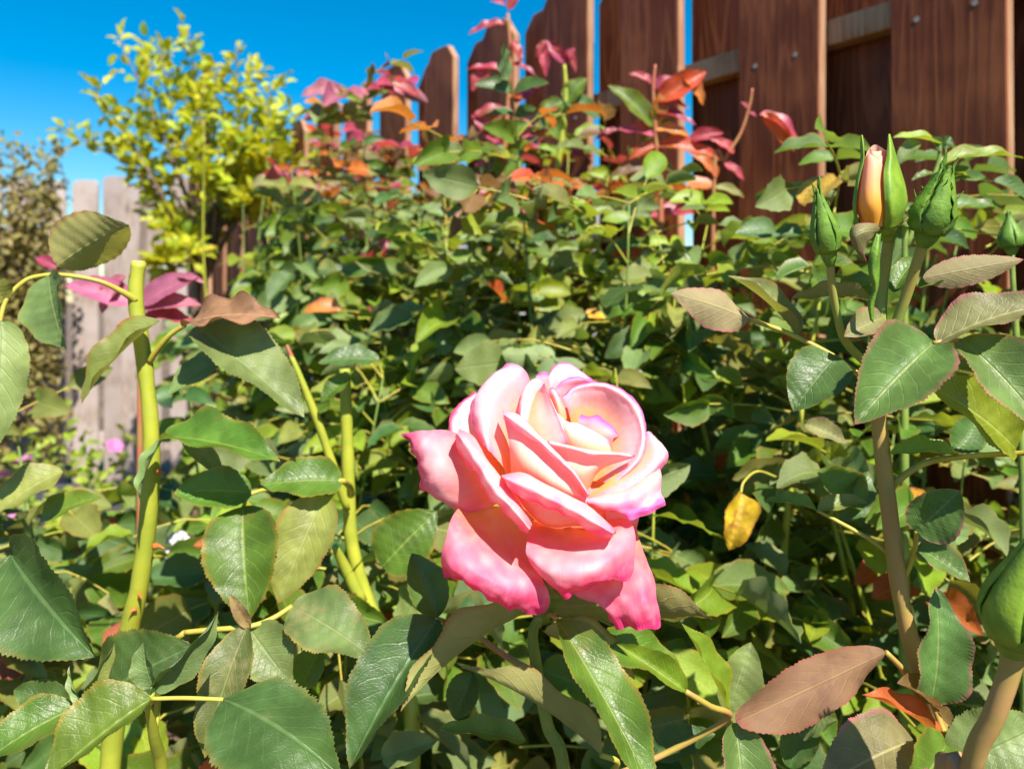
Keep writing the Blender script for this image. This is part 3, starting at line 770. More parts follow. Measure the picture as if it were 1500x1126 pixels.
# ------------------------------------------------------------------ leaves
def leaf_grid(w=0.6, fold=18, curl=22, bend=30, wave=0.028, twist=None, serr=0.03, nl=72, nc=4, seed=0, cx=0.42, foldr=None):
    """leaf of unit length along x, upper side +z; returns verts, faces, uv"""
    r = random.Random(seed)
    ph, ph2 = r.uniform(0, 6.28), r.uniform(0, 6.28)
    fr = fold * r.uniform(.6, 1.4) if foldr is None else foldr
    if twist is None: twist = r.uniform(-18, 18)
    a, b = 0.62, 0.62 * (1 - cx) / cx * 1.12
    mx = (cx ** a) * ((1 - cx) ** b)
    vs, uv = [], []
    x = z = 0.0
    B = math.radians(bend)
    prev = 0
    wf = r.uniform(1.8, 3.0)
    for i in range(nl + 1):
        s = i / nl
        if i:
            sm = (i - 0.5) / nl
            th = B * (sm - 0.5)
            x += math.cos(th) / nl; z -= math.sin(th) / nl
        th = B * (s - 0.5)
        f = (max(s, 0) ** a) * (max(1 - s, 0) ** b) / mx if 0 < s < 1 else 0.0
        hw = 0.5 * w * f
        tw = math.radians(twist) * (s - 0.4)
        tooth = (1 if i % 2 else -1)
        for j in range(-nc, nc + 1):
            u = j / nc
            au = abs(u)
            fd = math.radians((fold if u < 0 else fr) + curl * au * 0.5)
            yy = hw * au * math.cos(fd) * (1 if u > 0 else -1)
            zz = hw * au * math.sin(fd)
            zz += wave * math.sin(wf * 6.28 * s + ph + (1.3 if u < 0 else 0)) * au ** 2 * min(1, f * 2)
            zz += 0.010 * w * math.sin(s * 8.5 * 6.28 - au * 2.4 * 6.28) * (1 - au) * au * 4   # quilting between the veins
            dx = 0.0
            if au == 1 and serr and 0.06 < s < 0.985:
                yy *= 1 + serr * tooth * (0.7 + 0.6 * math.sin(i * 2.3 + ph2))
                dx = 0.003 * tooth
            ly, lz = yy * math.cos(tw) - zz * math.sin(tw), yy * math.sin(tw) + zz * math.cos(tw)
            vs.append((x + dx + lz * math.sin(th), ly, z + lz * math.cos(th)))
            uv.append((0.5 + 0.5 * u, s))
    V = np.array(vs)
    # chord back on the x axis, unit length
    t = V[-1 - nc] - V[nc]
    ang = math.atan2(t[2], t[0]); L = math.hypot(t[0], t[2])
    ca, sa = math.cos(-ang), math.sin(-ang)
    X = V[:, 0] * ca - V[:, 2] * sa; Z = V[:, 0] * sa + V[:, 2] * ca
    V[:, 0], V[:, 2] = X / L, Z / L
    V[:, 1] /= L
    n = 2 * nc + 1
    fs = [(i * n + j, (i + 1) * n + j, (i + 1) * n + j + 1, i * n + j + 1) for i in range(nl) for j in range(n - 1)]
    return V, fs, uv

def frame(d, n):
    X = d.normalized()
    Z = (n - X * n.dot(X))
    if Z.length < 1e-4: Z = X.orthogonal()
    Z.normalize()
    Y = Z.cross(X)
    return Matrix((X, Y, Z)).transposed()

leaf_seed = [100]
def HL(parent, mat, base, tip, n, w=0.6, name='leaf', **k):
    """a leaf placed by hand: base and tip as (px, py, metres), n = direction its upper side faces"""
    leaf_seed[0] += 1
    b, t = P(*base), P(*tip)
    V, fs, uv = leaf_grid(w=w, seed=leaf_seed[0], **k)
    R = np.array(frame(t - b, Vector(n))) * (t - b).length
    W = V @ R.T + np.array(b)
    return obj(name, W, fs, LM[mat], parent, uv=uv)

def thorn(parent, at, d, size=0.006):
    b = P(*at); d = Vector(d).normalized()
    vs, fs, uv = tube_vf([b - d * 0.001, b + d * size * 0.45, b + d * size + Vector((0, 0, -size * 0.25))], [size * 0.34, size * 0.16, size * 0.02], seg=7, n=3)
    return obj('thorn', vs, fs, SM['thorn'], parent, uv=uv)

CAMF = (0, -0.85, 0.5)
# ---- stem and leaves of the plant that carries the rose
mp_ = rose_plant
ptube('stem', [(792, 900, 0.362), (781, 925, 0.366), (784, 965, 0.37), (802, 1062, 0.375), (826, 1130, 0.38), (840, 1400, 0.41), (800, 2600, 0.46), (875, 3330, 0.45)],
      [7, 7.5, 8.5, 9, 10, 12, 14, 16], SM['cane_green'], mp_, seg=12, n=6)
HL(mp_, 'blue', (641, 907, .378), (512, 1126, .345), (-.30, -.75, .55), .60, fold=24, bend=22, wave=.02)
HL(mp_, 'olive', (780, 893, .372), (587, 1041, .345), (-.25, .75, .62), .46, fold=26, bend=30, wave=.03)
HL(mp_, 'blue', (640, 905, .385), (603, 810, .40), (.25, -.9, .25), .80, fold=30, bend=10)
HL(mp_, 'green', (816, 907, .352), (968, 1180, .31), (.42, -.85, .25), .36, fold=30, bend=16, foldr=14, wave=.035)
HL(mp_, 'olive', (880, 1105, .345), (676, 977, .352), (.15, .55, .7), .36, fold=30, bend=24, wave=.03)
HL(mp_, 'olive', (806, 890, .392), (1043, 906, .362), (.12, .80, .46), .52, fold=16, bend=20)
HL(mp_, 'olive', (796, 925, .392), (930, 995, .405), (0, .75, .55), .52, fold=20, bend=20)
HL(mp_, 'lime', (1004, 1012, .372), (903, 943, .378), (-.35, -.55, .72), .52, fold=36, bend=18)
HL(mp_, 'lime', (1066, 1042, .392), (999, 913, .388), (.88, -.42, .15), .42, fold=24, bend=12)
HL(mp_, 'grey', (1066, 1040, .41), (1100, 940, .42), (0, -.85, .5), .72, fold=18)
HL(mp_, 'blue', (692, 985, .385), (667, 1054, .38), (-.1, -.9, .35), .85, fold=20)
HL(mp_, 'green', (770, 1085, .40), (640, 1068, .40), (0, -.35, .9), .36, fold=22, bend=20)
HL(mp_, 'green', (868, 945, .40), (1000, 985, .41), (.1, -.6, .75), .5, fold=20)
HL(mp_, 'grey', (560, 1110, .42), (640, 1085, .42), (0, -.7, .7), .62, fold=18)
HL(mp_, 'blue', (955, 1105, .42), (1048, 1075, .42), (0, -.6, .8), .55, fold=18)
ptube('leaf_stalk', [(1004, 1012, .372), (1040, 1034, .378), (1066, 1052, .39), (960, 1110, .40), (835, 1160, .384)], [4, 4.5, 4.5, 4.5, 5], SM['stalk_red'], mp_, seg=8)
ptube('leaf_stalk', [(780, 893, .372), (786, 905, .372), (790, 918, .369)], [3.5, 4, 4], SM['stalk_red'], mp_, seg=8)
ptube('leaf_stalk', [(816, 907, .352), (806, 899, .358), (795, 905, .366)], [3.5, 4, 4], SM['stalk_red'], mp_, seg=8)
ptube('leaf_stalk', [(880, 1105, .345), (905, 1118, .35), (870, 1150, .37), (836, 1160, .384)], [4, 4, 5, 5], SM['stalk'], mp_, seg=8)
ptube('leaf_stalk', [(641, 906, .38), (690, 925, .385), (740, 960, .388), (784, 985, .372)], [3.5, 4, 4.5, 5], SM['stalk_red'], mp_, seg=8)

# ---- right plant with the opening bud
bud_plant = empty('rose_plant', P(1400, 438, 0.45) * 1.0, 'rose plant with a peach bud opening between two closed green buds', 'rose plant')
bud_plant.location.z = 0
bp_ = bud_plant
ptube('cane', [(1290, 468, .385), (1284, 530, .386), (1287, 610, .386), (1301, 735, .386), (1319, 870, .387), (1341, 965, .39), (1368, 1040, .392), (1400, 1150, .40), (1460, 1500, .43), (1480, 3100, .45)],
      [8.5, 9.5, 11, 11.5, 12, 12.5, 13, 13, 15, 18], SM['cane_tan'], bp_, seg=14, n=6, knob=.10, seed=3)
ptube('cane', [(1368, 1150, .37), (1385, 1090, .372), (1376, 1055, .376), (1366, 1030, .378)], [5, 5, 4.5, 4], SM['stalk_red'], bp_, seg=10)

def bud(parent, base, tip, r, mat, mat_s, n_sep=5, open_=0.0, petal_mat=None, seed=0, stem_r=5, depth=None, spread=0.0, tuft=0.3):
    """closed rose bud: hip + petal cone, sepals wrapped round it"""
    b, t = P(*base), P(*tip)
    ax = t - b; Lg = ax.length; ax.normalize()
    R = frame(ax, Vector((0.2, -1, 0.1)))
    rm = r * base[2] / F
    prof = [(-0.10, 0.30), (-0.02, 0.50), (0.06, 0.62), (0.13, 0.66), (0.17, 0.70)]
    conep = [(0.15, 0.78), (0.25, 0.96), (0.36, 1.0), (0.50, 0.88), (0.65, 0.64), (0.80, 0.40), (0.92, 0.20), (1.0, 0.04)]
    if open_: conep = [(0.12, 0.76), (0.22, 0.92), (0.36, 0.98), (0.52, 0.90), (0.68, 0.74), (0.84, 0.60), (0.92, 0.52)]
    def lathe(pr, seg=18, ruff=0.0):
        S = spline([(a, c) for a, c in pr], 4)
        vs, fs, uv = [], [], []
        for i, (a, c) in enumerate(S):
            for j in range(seg):
                th = 2 * math.pi * j / seg
                rr = rm * c * (1 + 0.04 * noise.noise(Vector((seed, th * 1.2, a * 5))))
                aa = a + (ruff * 0.05 * math.sin(th * 2.5 + seed) if i == len(S) - 1 else 0)
                loc = Vector((aa * Lg, rr * math.cos(th), rr * math.sin(th)))
                vs.append(b + R @ loc); uv.append((j / seg, i / len(S)))
        n = len(S)
        fs = [(i * seg + j, i * seg + (j + 1) % seg, (i + 1) * seg + (j + 1) % seg, (i + 1) * seg + j) for i in range(n - 1) for j in range(seg)]
        fs.append(tuple((n - 1) * seg + j for j in range(seg)))
        return vs, fs, uv
    vs, fs, uv = lathe(prof)
    hip = obj('bud', vs, fs, mat, parent, uv=uv)
    vs, fs, uv = lathe(conep, ruff=open_)
    obj('bud_petals', vs, fs, petal_mat or mat, hip, uv=uv)
    rr_ = random.Random(seed)
    for k in range(n_sep):
        th0 = 2 * math.pi * k / n_sep + seed
        wide = 2 * math.pi / n_sep * (0.62 if not open_ else 0.55)
        rows = 16; cols = 6
        vs, fs, uv = [], [], []
        ln = 1.0 + rr_.uniform(0.05, 0.28)
        S = spline([(a, c) for a, c in ([(0.10, 0.72)] + conep)], 4)
        for i in range(rows + 1):
            s = i / rows
            a = 0.12 + (ln - 0.12) * s
            c = np.interp(min(a, 0.985), S[:, 0], S[:, 1]) if a < 1 else S[-1, 1] * 0.7
            c = c + 0.045 + spread * s ** 2 + (0.10 * max(0, a - 0.9) * 3)
            wd = wide * (1 - s ** 1.6) * (1 / max(0.35, c)) * 0.8 + 0.02
            wd = min(wd, wide * 1.4)
            for j in range(cols + 1):
                u = j / cols * 2 - 1
                th = th0 + u * wd
                serr = tuft * (0.09 if (i % 3 == 1 and abs(u) == 1) else 0)
                rr = rm * (c + serr + 0.05 * (1 - u * u))
                loc = Vector((a * Lg, rr * math.cos(th), rr * math.sin(th)))
                vs.append(b + R @ loc); uv.append((j / cols, s))
        fs = [(i * (cols + 1) + j, i * (cols + 1) + j + 1, (i + 1) * (cols + 1) + j + 1, (i + 1) * (cols + 1) + j) for i in range(rows) for j in range(cols)]
        o = obj('sepal', vs, fs, mat_s, hip, uv=uv)
        md = o.modifiers.new('thick', 'SOLIDIFY'); md.thickness = 0.0006; md.offset = 1
    for k in range(int(tuft * 9)):
        th = rr_.uniform(0, 6.28); a = rr_.uniform(.25, 1.0)
        c = float(np.interp(min(a, .98), S[:, 0], S[:, 1])) + .07
        p0 = b + R @ Vector((a * Lg, rm * c * math.cos(th), rm * c * math.sin(th)))
        d = (R @ Vector((rr_.uniform(.5, 1.0), math.cos(th) * rr_.uniform(.3, .9), math.sin(th) * rr_.uniform(.3, .9)))).normalized()
        ln = rm * rr_.uniform(.25, .6)
        tv, tf, tu = tube_vf([p0 - d * ln * .2, p0 + d * ln * .5, p0 + d * ln + Vector((0, 0, ln * .15))], [rm * .05, rm * .04, rm * .008], seg=5, n=3)
        obj('sepal_lobe', tv, tf, mat_s, hip, uv=tu)
    return hip

# main opening bud
def peach_petal(parent, rows, sub=7):
    G = patch([[(float(a), float(b_), float(c)) for a, b_, c in r] for r in rows], sub)
    R_, C_, _ = G.shape
    vs = [P(x, y, 0.372 - d * 0.372 / F) for row in G for (x, y, d) in row]
    uv = [(j / (C_ - 1), i / (R_ - 1)) for i in range(R_) for j in range(C_)]
    cr = [(0, (.98, .50, .02)), (.3, (.98, .47, .07)), (.5, (.96, .48, .22)), (.8, (.95, .50, .36)), (1, (.95, .58, .46))]
    cs = [tuple(ramp(cr, i / (R_ - 1))) for i in range(R_) for j in range(C_)]
    fs = [(i * C_ + j, i * C_ + j + 1, (i + 1) * C_ + j + 1, (i + 1) * C_ + j) for i in range(R_ - 1) for j in range(C_ - 1)]
    o = obj('bud_petal', vs, fs, M_bud_petal, parent, uv=uv, colr=cs)
    return o
hv, hf, huv = tube_vf([P(1301, 352, .376), P(1301, 338, .374), P(1294, 328, .372), P(1290, 318, .372)], [8 * U, 13 * U, 23 * U, 26 * U], seg=16, n=4)
hip = obj('bud', hv, hf, SM['bud'], bp_, uv=huv)
hip['label'] = 'peach rose bud beginning to open'
peach_petal(hip, [[(1262, 330, 0), (1272, 332, 22), (1285, 333, 28), (1298, 330, 22), (1308, 325, 0)],
                  [(1254, 302, 0), (1266, 300, 30), (1284, 300, 40), (1302, 300, 30), (1314, 300, 0)],
                  [(1258, 270, 0), (1268, 266, 26), (1284, 264, 33), (1300, 268, 24), (1308, 270, 0)],
                  [(1264, 242, 0), (1272, 236, 18), (1284, 238, 24), (1297, 244, 16), (1304, 246, 0)],
                  [(1268, 230, -4), (1274, 226, 10), (1283, 232, 16), (1294, 240, 10), (1302, 242, -4)]])
peach_petal(hip, [[(1262, 330, -2), (1280, 330, -24), (1308, 325, -2)], [(1255, 300, -2), (1282, 300, -34), (1313, 300, -2)],
                  [(1262, 255, -2), (1284, 250, -24), (1304, 255, -2)], [(1270, 222, -2), (1282, 212, -14), (1300, 222, -4)]])
peach_petal(hip, [[(1270, 300, 6), (1284, 300, 12), (1300, 300, 6)], [(1268, 262, 8), (1282, 262, 16), (1300, 262, 6)],
                  [(1272, 232, 6), (1284, 232, 12), (1300, 234, 4)], [(1273, 215, 2), (1280, 222, 8), (1302, 219, 0)]])
peach_petal(hip, [[(1282, 300, 20), (1296, 300, 24), (1308, 300, 6)], [(1278, 262, 18), (1292, 262, 22), (1304, 264, 6)],
                  [(1274, 243, 12), (1290, 240, 18), (1304, 238, 4)], [(1276, 237, 6), (1292, 228, 10), (1304, 221, -2)]])
def sepal_patch(parent, rows, mat, sub=7, Y0=0.372, name='sepal'):
    G = patch([[(float(a), float(b_), float(c)) for a, b_, c in r] for r in rows], sub)
    R_, C_, _ = G.shape
    vs = [P(x, y, Y0 - d * Y0 / F) for row in G for (x, y, d) in row]
    uv = [(j / (C_ - 1), i / (R_ - 1)) for i in range(R_) for j in range(C_)]
    fs = [(i * C_ + j, i * C_ + j + 1, (i + 1) * C_ + j + 1, (i + 1) * C_ + j) for i in range(R_ - 1) for j in range(C_ - 1)]
    o = obj(name, vs, fs, mat, parent, uv=uv)
    md = o.modifiers.new('thick', 'SOLIDIFY'); md.thickness = 0.0006; md.offset = 0
    return o
sepal_patch(hip, [[(1294, 332, 26), (1304, 336, 24), (1316, 330, 6), (1318, 322, -14)],
                  [(1296, 310, 38), (1308, 312, 42), (1324, 306, 20), (1328, 300, -12)],
                  [(1295, 285, 42), (1308, 284, 46), (1323, 280, 22), (1327, 278, -10)],
                  [(1294, 255, 34), (1305, 254, 38), (1316, 252, 18), (1319, 250, -6)],
                  [(1299, 228, 22), (1305, 226, 26), (1309, 226, 14), (1311, 224, -2)],
                  [(1301, 205, 12), (1303, 204, 14), (1304, 204, 10), (1305, 203, 4)],
                  [(1302, 197, 8), (1303, 197, 9), (1303, 197, 8), (1303, 197, 6)]], SM['bud'])
sepal_patch(hip, [[(1258, 332, 12), (1255, 328, 2), (1254, 322, -14)], [(1254, 305, 12), (1250, 302, 0), (1251, 300, -20)],
                  [(1258, 270, 10), (1254, 268, 0), (1257, 264, -18)], [(1265, 238, 6), (1261, 236, 0), (1262, 234, -12)],
                  [(1265, 215, 6), (1261, 214, 0), (1261, 213, -6)], [(1263, 198, 2), (1262, 198, 0), (1262, 198, -2)]], SM['bud'])
# sepal and outer petal folded down, feathery sepal hanging
sepal_patch(hip, [[(1296, 331, 22), (1288, 338, 26), (1282, 342, 22)], [(1272, 327, 34), (1270, 338, 44), (1276, 350, 36)],
                  [(1252, 330, 36), (1254, 345, 46), (1268, 358, 38)], [(1245, 342, 30), (1250, 358, 38), (1266, 372, 34)], [(1250, 360, 24), (1258, 372, 30), (1270, 384, 28)]], LM['pinkg'])
sepal_patch(hip, [[(1284, 342, 30), (1288, 344, 32), (1290, 342, 28)], [(1276, 365, 34), (1284, 372, 40), (1288, 370, 32)], [(1272, 392, 30), (1279, 398, 38), (1288, 396, 30)],
                  [(1278, 420, 26), (1283, 422, 32), (1286, 420, 26)], [(1272, 445, 22), (1276, 448, 26), (1280, 446, 22)], [(1275, 468, 18), (1277, 470, 20), (1279, 472, 18)]], SM['bud_dark'])
sepal_patch(hip, [[(1314, 332, -8), (1320, 328, -12)], [(1328, 322, -14), (1333, 316, -18)], [(1345, 312, -16), (1346, 309, -18)]], LM['pinkg'])
ptube('stem', [(1301, 350, .377), (1299, 372, .38), (1294, 410, .384), (1291, 445, .386), (1290, 472, .386)], [7, 8, 8, 8, 8.5], SM['stem_olive'], bp_, seg=12)
bud(bp_, (1215, 380, .37), (1198, 284, .365), 18, SM['bud_dark'], SM['bud_dark'], seed=1.0, spread=0.06, tuft=0.8)
ptube('stem', [(1216, 386, .371), (1219, 420, .374), (1226, 460, .378), (1240, 502, .382), (1283, 545, .386)], [6, 5.5, 5.5, 6, 6], SM['stem_olive'], bp_, seg=12)
bud(bp_, (1355, 352, .365), (1387, 248, .355), 27, SM['bud_dark'], SM['bud_dark'], seed=2.4, spread=0.14, tuft=1.5)
ptube('stem', [(1352, 358, .366), (1343, 385, .37), (1332, 420, .375), (1312, 475, .382), (1291, 520, .387)], [8, 7.5, 7.5, 7.5, 7], SM['stem_olive'], bp_, seg=12)
bud(bp_, (1482, 368, .50), (1478, 318, .50), 15, SM['bud_dark'], SM['bud_dark'], seed=3.0)
ptube('stem', [(1482, 370, .50), (1484, 420, .50), (1490, 520, .50), (1500, 760, .49), (1500, 1300, .47), (1480, 2700, .46)], [4, 4, 5, 6, 7, 9], SM['cane_green'], bp_, seg=10)
# fat bud at the edge of the frame
bud(bp_, (1484, 945, .285), (1515, 790, .27), 47, SM['bud'], SM['bud'], seed=4.0, n_sep=5)
ptube('stem', [(1484, 948, .285), (1478, 985, .286), (1455, 1050, .29), (1420, 1135, .30), (1380, 1400, .33), (1440, 3300, .44)], [17, 15, 15, 15, 16, 14], SM['cane_tan'], bp_, seg=14)

HL(bp_, 'bronze', (1298, 955, .372), (1078, 1057, .345), (.25, .80, -.42), .31, fold=16, bend=-34, wave=.03, twist=48, cx=.60)
ptube('leaf_stalk', [(1298, 955, .372), (1318, 975, .376), (1345, 1005, .385), (1352, 1000, .39)], [4, 4.5, 5, 5], SM['stalk_red'], bp_, seg=8)
HL(bp_, 'edged', (1077, 1058, .35), (1092, 1235, .33), (.15, -.8, .5), .66, fold=28, bend=18)
HL(bp_, 'grey', (1168, 1076, .395), (1227, 1054, .385), (0, -.5, .8), .66)
HL(bp_, 'blue', (1158, 1125, .40), (1186, 998, .415), (-.3, -.9, .2), .52, fold=22)
HL(bp_, 'edged', (1364, 1031, .375), (1370, 858, .383), (.16, -.9, .30), .56, fold=34, foldr=12, wave=.035)
HL(bp_, 'orange', (1382, 1086, .372), (1263, 1017, .366), (-.25, -.25, .9), .40, fold=26)
HL(bp_, 'pinkg', (1338, 1084, .362), (1200, 1155, .34), (-.1, -.55, .8), .60, fold=16)
HL(bp_, 'green', (1386, 1090, .357), (1318, 1180, .33), (.05, -.75, .6), .66, fold=24)
HL(bp_, 'grey', (1392, 1125, .36), (1530, 1058, .36), (0, -.8, .5), .78, fold=14)
HL(bp_, 'bronze', (1366, 1034, .374), (1314, 1000, .366), (-.2, -.4, .9), .7, fold=20)
HL(bp_, 'bronze', (1366, 1034, .374), (1392, 1065, .36), (.2, -.6, .7), .7, fold=20)
HL(bp_, 'pinkg', (1098, 468, .41), (982, 430, .40), (.05, .85, -.35), .52, fold=12, bend=-30, wave=.03)
HL(bp_, 'olive', (1168, 492, .412), (1066, 404, .425), (.35, -.45, .75), .46, fold=34)
ptube('leaf_stalk', [(1098, 468, .41), (1155, 488, .408), (1218, 520, .40), (1262, 552, .39), (1284, 572, .386)], [3.2, 3.6, 4, 4.5, 5], SM['stalk'], bp_, seg=8)
HL(bp_, 'olive', (1278, 440, .40), (1158, 438, .41), (0, .55, .75), .42, bend=34)
HL(bp_, 'blue', (1225, 522, .382), (1162, 603, .372), (-.2, -.75, .6), .82, fold=10)
HL(bp_, 'edged', (1367, 503, .362), (1252, 622, .345), (-.45, -.80, .40), .78, fold=36, bend=26)
HL(bp_, 'pinkg', (1372, 502, .362), (1545, 446, .35), (.02, -.45, .85), .56, fold=16, bend=30)
HL(bp_, 'edged', (1408, 497, .36), (1548, 652, .33), (-.15, -.8, .55), .60, fold=20)
HL(bp_, 'lime', (1488, 657, .372), (1350, 558, .365), (-.25, -.80, .55), .64, fold=16)
HL(bp_, 'lime', (1402, 668, .385), (1301, 666, .38), (0, -.35, .9), .46, fold=18)
HL(bp_, 'blue', (1398, 660, .39), (1430, 615, .40), (.1, -.8, .5), .8)
HL(bp_, 'edged', (1342, 777, .372), (1406, 718, .365), (.05, -.80, .58), 1.05, fold=22)
HL(bp_, 'edged', (1343, 802, .382), (1421, 852, .366), (-.1, -.72, .68), .68, fold=18)
HL(bp_, 'grey', (1345, 792, .40), (1420, 775, .41), (0, -.8, .6), .5)
ptube('leaf_stalk', [(1342, 777, .372), (1341, 800, .378), (1332, 830, .384), (1316, 858, .387)], [3, 3.5, 4, 5], SM['stalk'], bp_, seg=8)
ptube('leaf_stalk', [(1530, 662, .36), (1488, 664, .37), (1420, 668, .378), (1353, 679, .383), (1304, 712, .387)], [3.5, 4, 4, 4.5, 5.5], SM['stalk'], bp_, seg=8)
ptube('leaf_stalk', [(1367, 503, .362), (1400, 498, .362), (1425, 510, .368), (1380, 540, .38), (1288, 600, .387)], [4, 3.5, 3.5, 4, 5], SM['stalk_red'], bp_, seg=8)
HL(bp_, 'pinkg', (1352, 408, .382), (1500, 380, .372), (.05, .85, -.2), .36, fold=12, bend=-24, serr=.045, wave=.012)
HL(bp_, 'green', (1345, 420, .385), (1394, 405, .38), (0, -.7, .7), .5)
HL(bp_, 'green', (1308, 428, .39), (1344, 376, .40), (-.5, -.7, .4), .5)
HL(bp_, 'pinkg', (1293, 466, .382), (1236, 493, .372), (-.1, -.8, .5), .62)
HL(bp_, 'green', (1196, 746, .402), (1120, 734, .402), (0, -.45, .85), .46)
HL(bp_, 'olive', (1198, 748, .402), (1272, 736, .402), (0, -.45, .85), .46)
ptube('leaf_stalk', [(1197, 747, .402), (1230, 765, .398), (1275, 790, .392), (1310, 815, .388)], [2.5, 3, 3.5, 4.5], SM['stalk'], bp_, seg=8)
HL(bp_, 'green', (1264, 742, .43), (1196, 688, .44), (.1, -.85, .45), .85)
HL(bp_, 'blue', (1230, 760, .43), (1272, 690, .44), (.2, -.85, .35), .6)
HL(bp_, 'pinkg', (1180, 620, .47), (1240, 650, .46), (0, -.8, .5), .6)

# ---- left plant: pruned cane
left_plant = empty('rose_plant', (-0.26, 0.50, 0), 'rose plant with a thick yellow-green cane pruned off flat at the top', 'rose plant')
lp_ = left_plant
ptube('cane', [(203, 384, .48), (199, 442, .48), (214, 550, .48), (222, 650, .48), (217, 760, .482), (204, 860, .485), (188, 930, .49), (165, 1080, .50), (150, 1500, .50), (161, 3060, .50)],
      [10, 10.5, 11, 11.5, 12, 13, 14, 15, 16, 20], SM['cane_lime'], lp_, seg=16, n=7, knob=.12, seed=8)
cvs, cfs, cuv = tube_vf([P(203, 384.2, .48), P(203.1, 382.4, .48)], [9.6 * .48 / F, 9.2 * .48 / F], seg=16, n=1)
obj('cut_end', cvs, cfs, SM['cut'], lp_, uv=cuv)
for at, d, s in (((190, 470, .476), (-1, -.2, -.2), .008), ((230, 470, .476), (.2, -.6, 0), .003), ((228, 800, .476), (1, -.3, .1), .007), ((232, 690, .474), (1, -.3, 0), .005), ((205, 872, .478), (.6, -.8, 0), .004), ((197, 893, .48), (-.6, -.8, 0), .004)):
    thorn(lp_, at, d, s)
HL(lp_, 'blue', (556, 528, .60), (466, 532, .59), (0, -.6, .8), .52, fold=14)
HL(lp_, 'green', (512, 552, .60), (470, 590, .59), (0, -.7, .7), .6)
ptube('cane', [(505, 540, .62), (509, 656, .62), (512, 755, .62), (518, 810, .62), (540, 885, .62), (575, 960, .61), (600, 1200, .58), (470, 2500, .55)], [8, 9, 9.5, 10, 10, 11, 12, 14], SM['cane_lime'], lp_, seg=12, n=6, knob=.1, seed=5)
ptube('cane', [(426, 520, .60), (445, 565, .60), (470, 630, .605), (490, 690, .61), (510, 745, .618)], [3.5, 5, 6, 6.5, 7], SM['cane_lime'], lp_, seg=10, knob=.12, seed=6)
ptube('cane', [(420, 505, .60), (424, 515, .60), (428, 524, .60)], [2, 3, 3.5], SM['cane_red'], lp_, seg=8)
ptube('cane', [(490, 800, .60), (505, 830, .61), (530, 880, .615)], [5, 8, 9], SM['cane_lime'], lp_, seg=10)
ptube('leaf_stalk', [(199, 440, .478), (180, 428, .472), (145, 412, .465), (95, 403, .46), (60, 404, .458), (34, 413, .455), (8, 442, .45), (-2, 490, .445), (-6, 560, .44)], [6, 4.5, 3.6, 3.4, 3.2, 3.4, 3.4, 3, 2.6], SM['stalk'], lp_, seg=10)
HL(lp_, 'olive', (84, 390, .458), (189, 330, .452), (-.15, .70, .62), .80, fold=10, bend=34, wave=.02)
HL(lp_, 'grey', (72, 404, .456), (97, 510, .44), (-.35, -.85, -.15), .88, fold=12, bend=14)
HL(lp_, 'olive', (8, 440, .45), (-30, 398, .44), (0, -.7, .6), .8)
HL(lp_, 'grey', (2, 470, .445), (-8, 660, .43), (.5, -.8, .2), .45)
HL(lp_, 'dry', (271, 476, .47), (411, 466, .455), (.02, -.55, .8), .46, bend=36, fold=10, wave=.05)
HL(lp_, 'grey', (288, 478, .475), (446, 612, .45), (.35, -.75, .45), .50, fold=34, foldr=10, bend=14)
HL(lp_, 'grey', (338, 520, .50), (246, 578, .48), (-.2, -.8, .55), .50, fold=12)
HL(lp_, 'olive', (234, 470, .47), (120, 590, .46), (-.5, -.75, .3), .45, fold=24)
HL(lp_, 'green', (238, 640, .465), (411, 676, .44), (.05, -.55, .8), .44, fold=30, bend=26, wave=.04)
HL(lp_, 'grey', (240, 642, .466), (205, 735, .45), (-.7, -.6, .2), .4, fold=25)
HL(lp_, 'green', (502, 704, .48), (378, 712, .465), (-.05, -.75, .65), .60, fold=14)
HL(lp_, 'green', (368, 722, .475), (254, 722, .46), (-.05, -.75, .62), .66, fold=12)
HL(lp_, 'green', (356, 742, .47), (366, 908, .44), (.08, -.90, .40), .72, fold=14)
HL(lp_, 'olive', (476, 724, .475), (407, 884, .45), (.15, -.85, .5), .58, fold=12)
HL(lp_, 'mottle', (270, 640, .48), (330, 700, .48), (0, -.7, .7), .4)
ptube('leaf_stalk', [(502, 704, .48), (440, 708, .482), (370, 722, .478), (356, 744, .472)], [4, 3, 3, 3], SM['stalk'], lp_, seg=8)
ptube('leaf_stalk', [(502, 704, .48), (512, 712, .52), (514, 724, .60)], [4, 5, 6], SM['stalk'], lp_, seg=8)
ptube('leaf_stalk', [(271, 476, .47), (250, 490, .472), (232, 510, .475), (218, 530, .478)], [3.5, 4, 4.5, 5], SM['stalk'], lp_, seg=8)
HL(lp_, 'blue', (16, 812, .40), (140, 962, .365), (-.2, -.85, .45), .74, fold=16, foldr=34, bend=18, wave=.03)
HL(lp_, 'olive', (92, 690, .47), (-20, 765, .45), (-.1, -.7, .7), .62, fold=14)
HL(lp_, 'green', (60, 760, .48), (150, 728, .48), (0, -.7, .7), .5)
HL(lp_, 'rust', (105, 925, .62), (-30, 985, .60), (-.1, -.7, .7), .8, fold=6)
HL(lp_, 'rust', (195, 915, .62), (150, 960, .60), (-.1, -.7, .7), .8, fold=6)
HL(bp_, 'yellow', (1085, 722, .58), (1068, 806, .57), (.1, -.9, .3), .70, fold=26, bend=50, wave=.08, twist=35)
ptube('leaf_stalk', [(1085, 722, .58), (1090, 705, .585), (1110, 690, .60), (1140, 700, .62)], [2, 2, 2, 2], SM['stalk'], bp_, seg=6)
HL(lp_, 'grey', (-10, 830, .42), (60, 880, .41), (0, -.8, .6), .6)
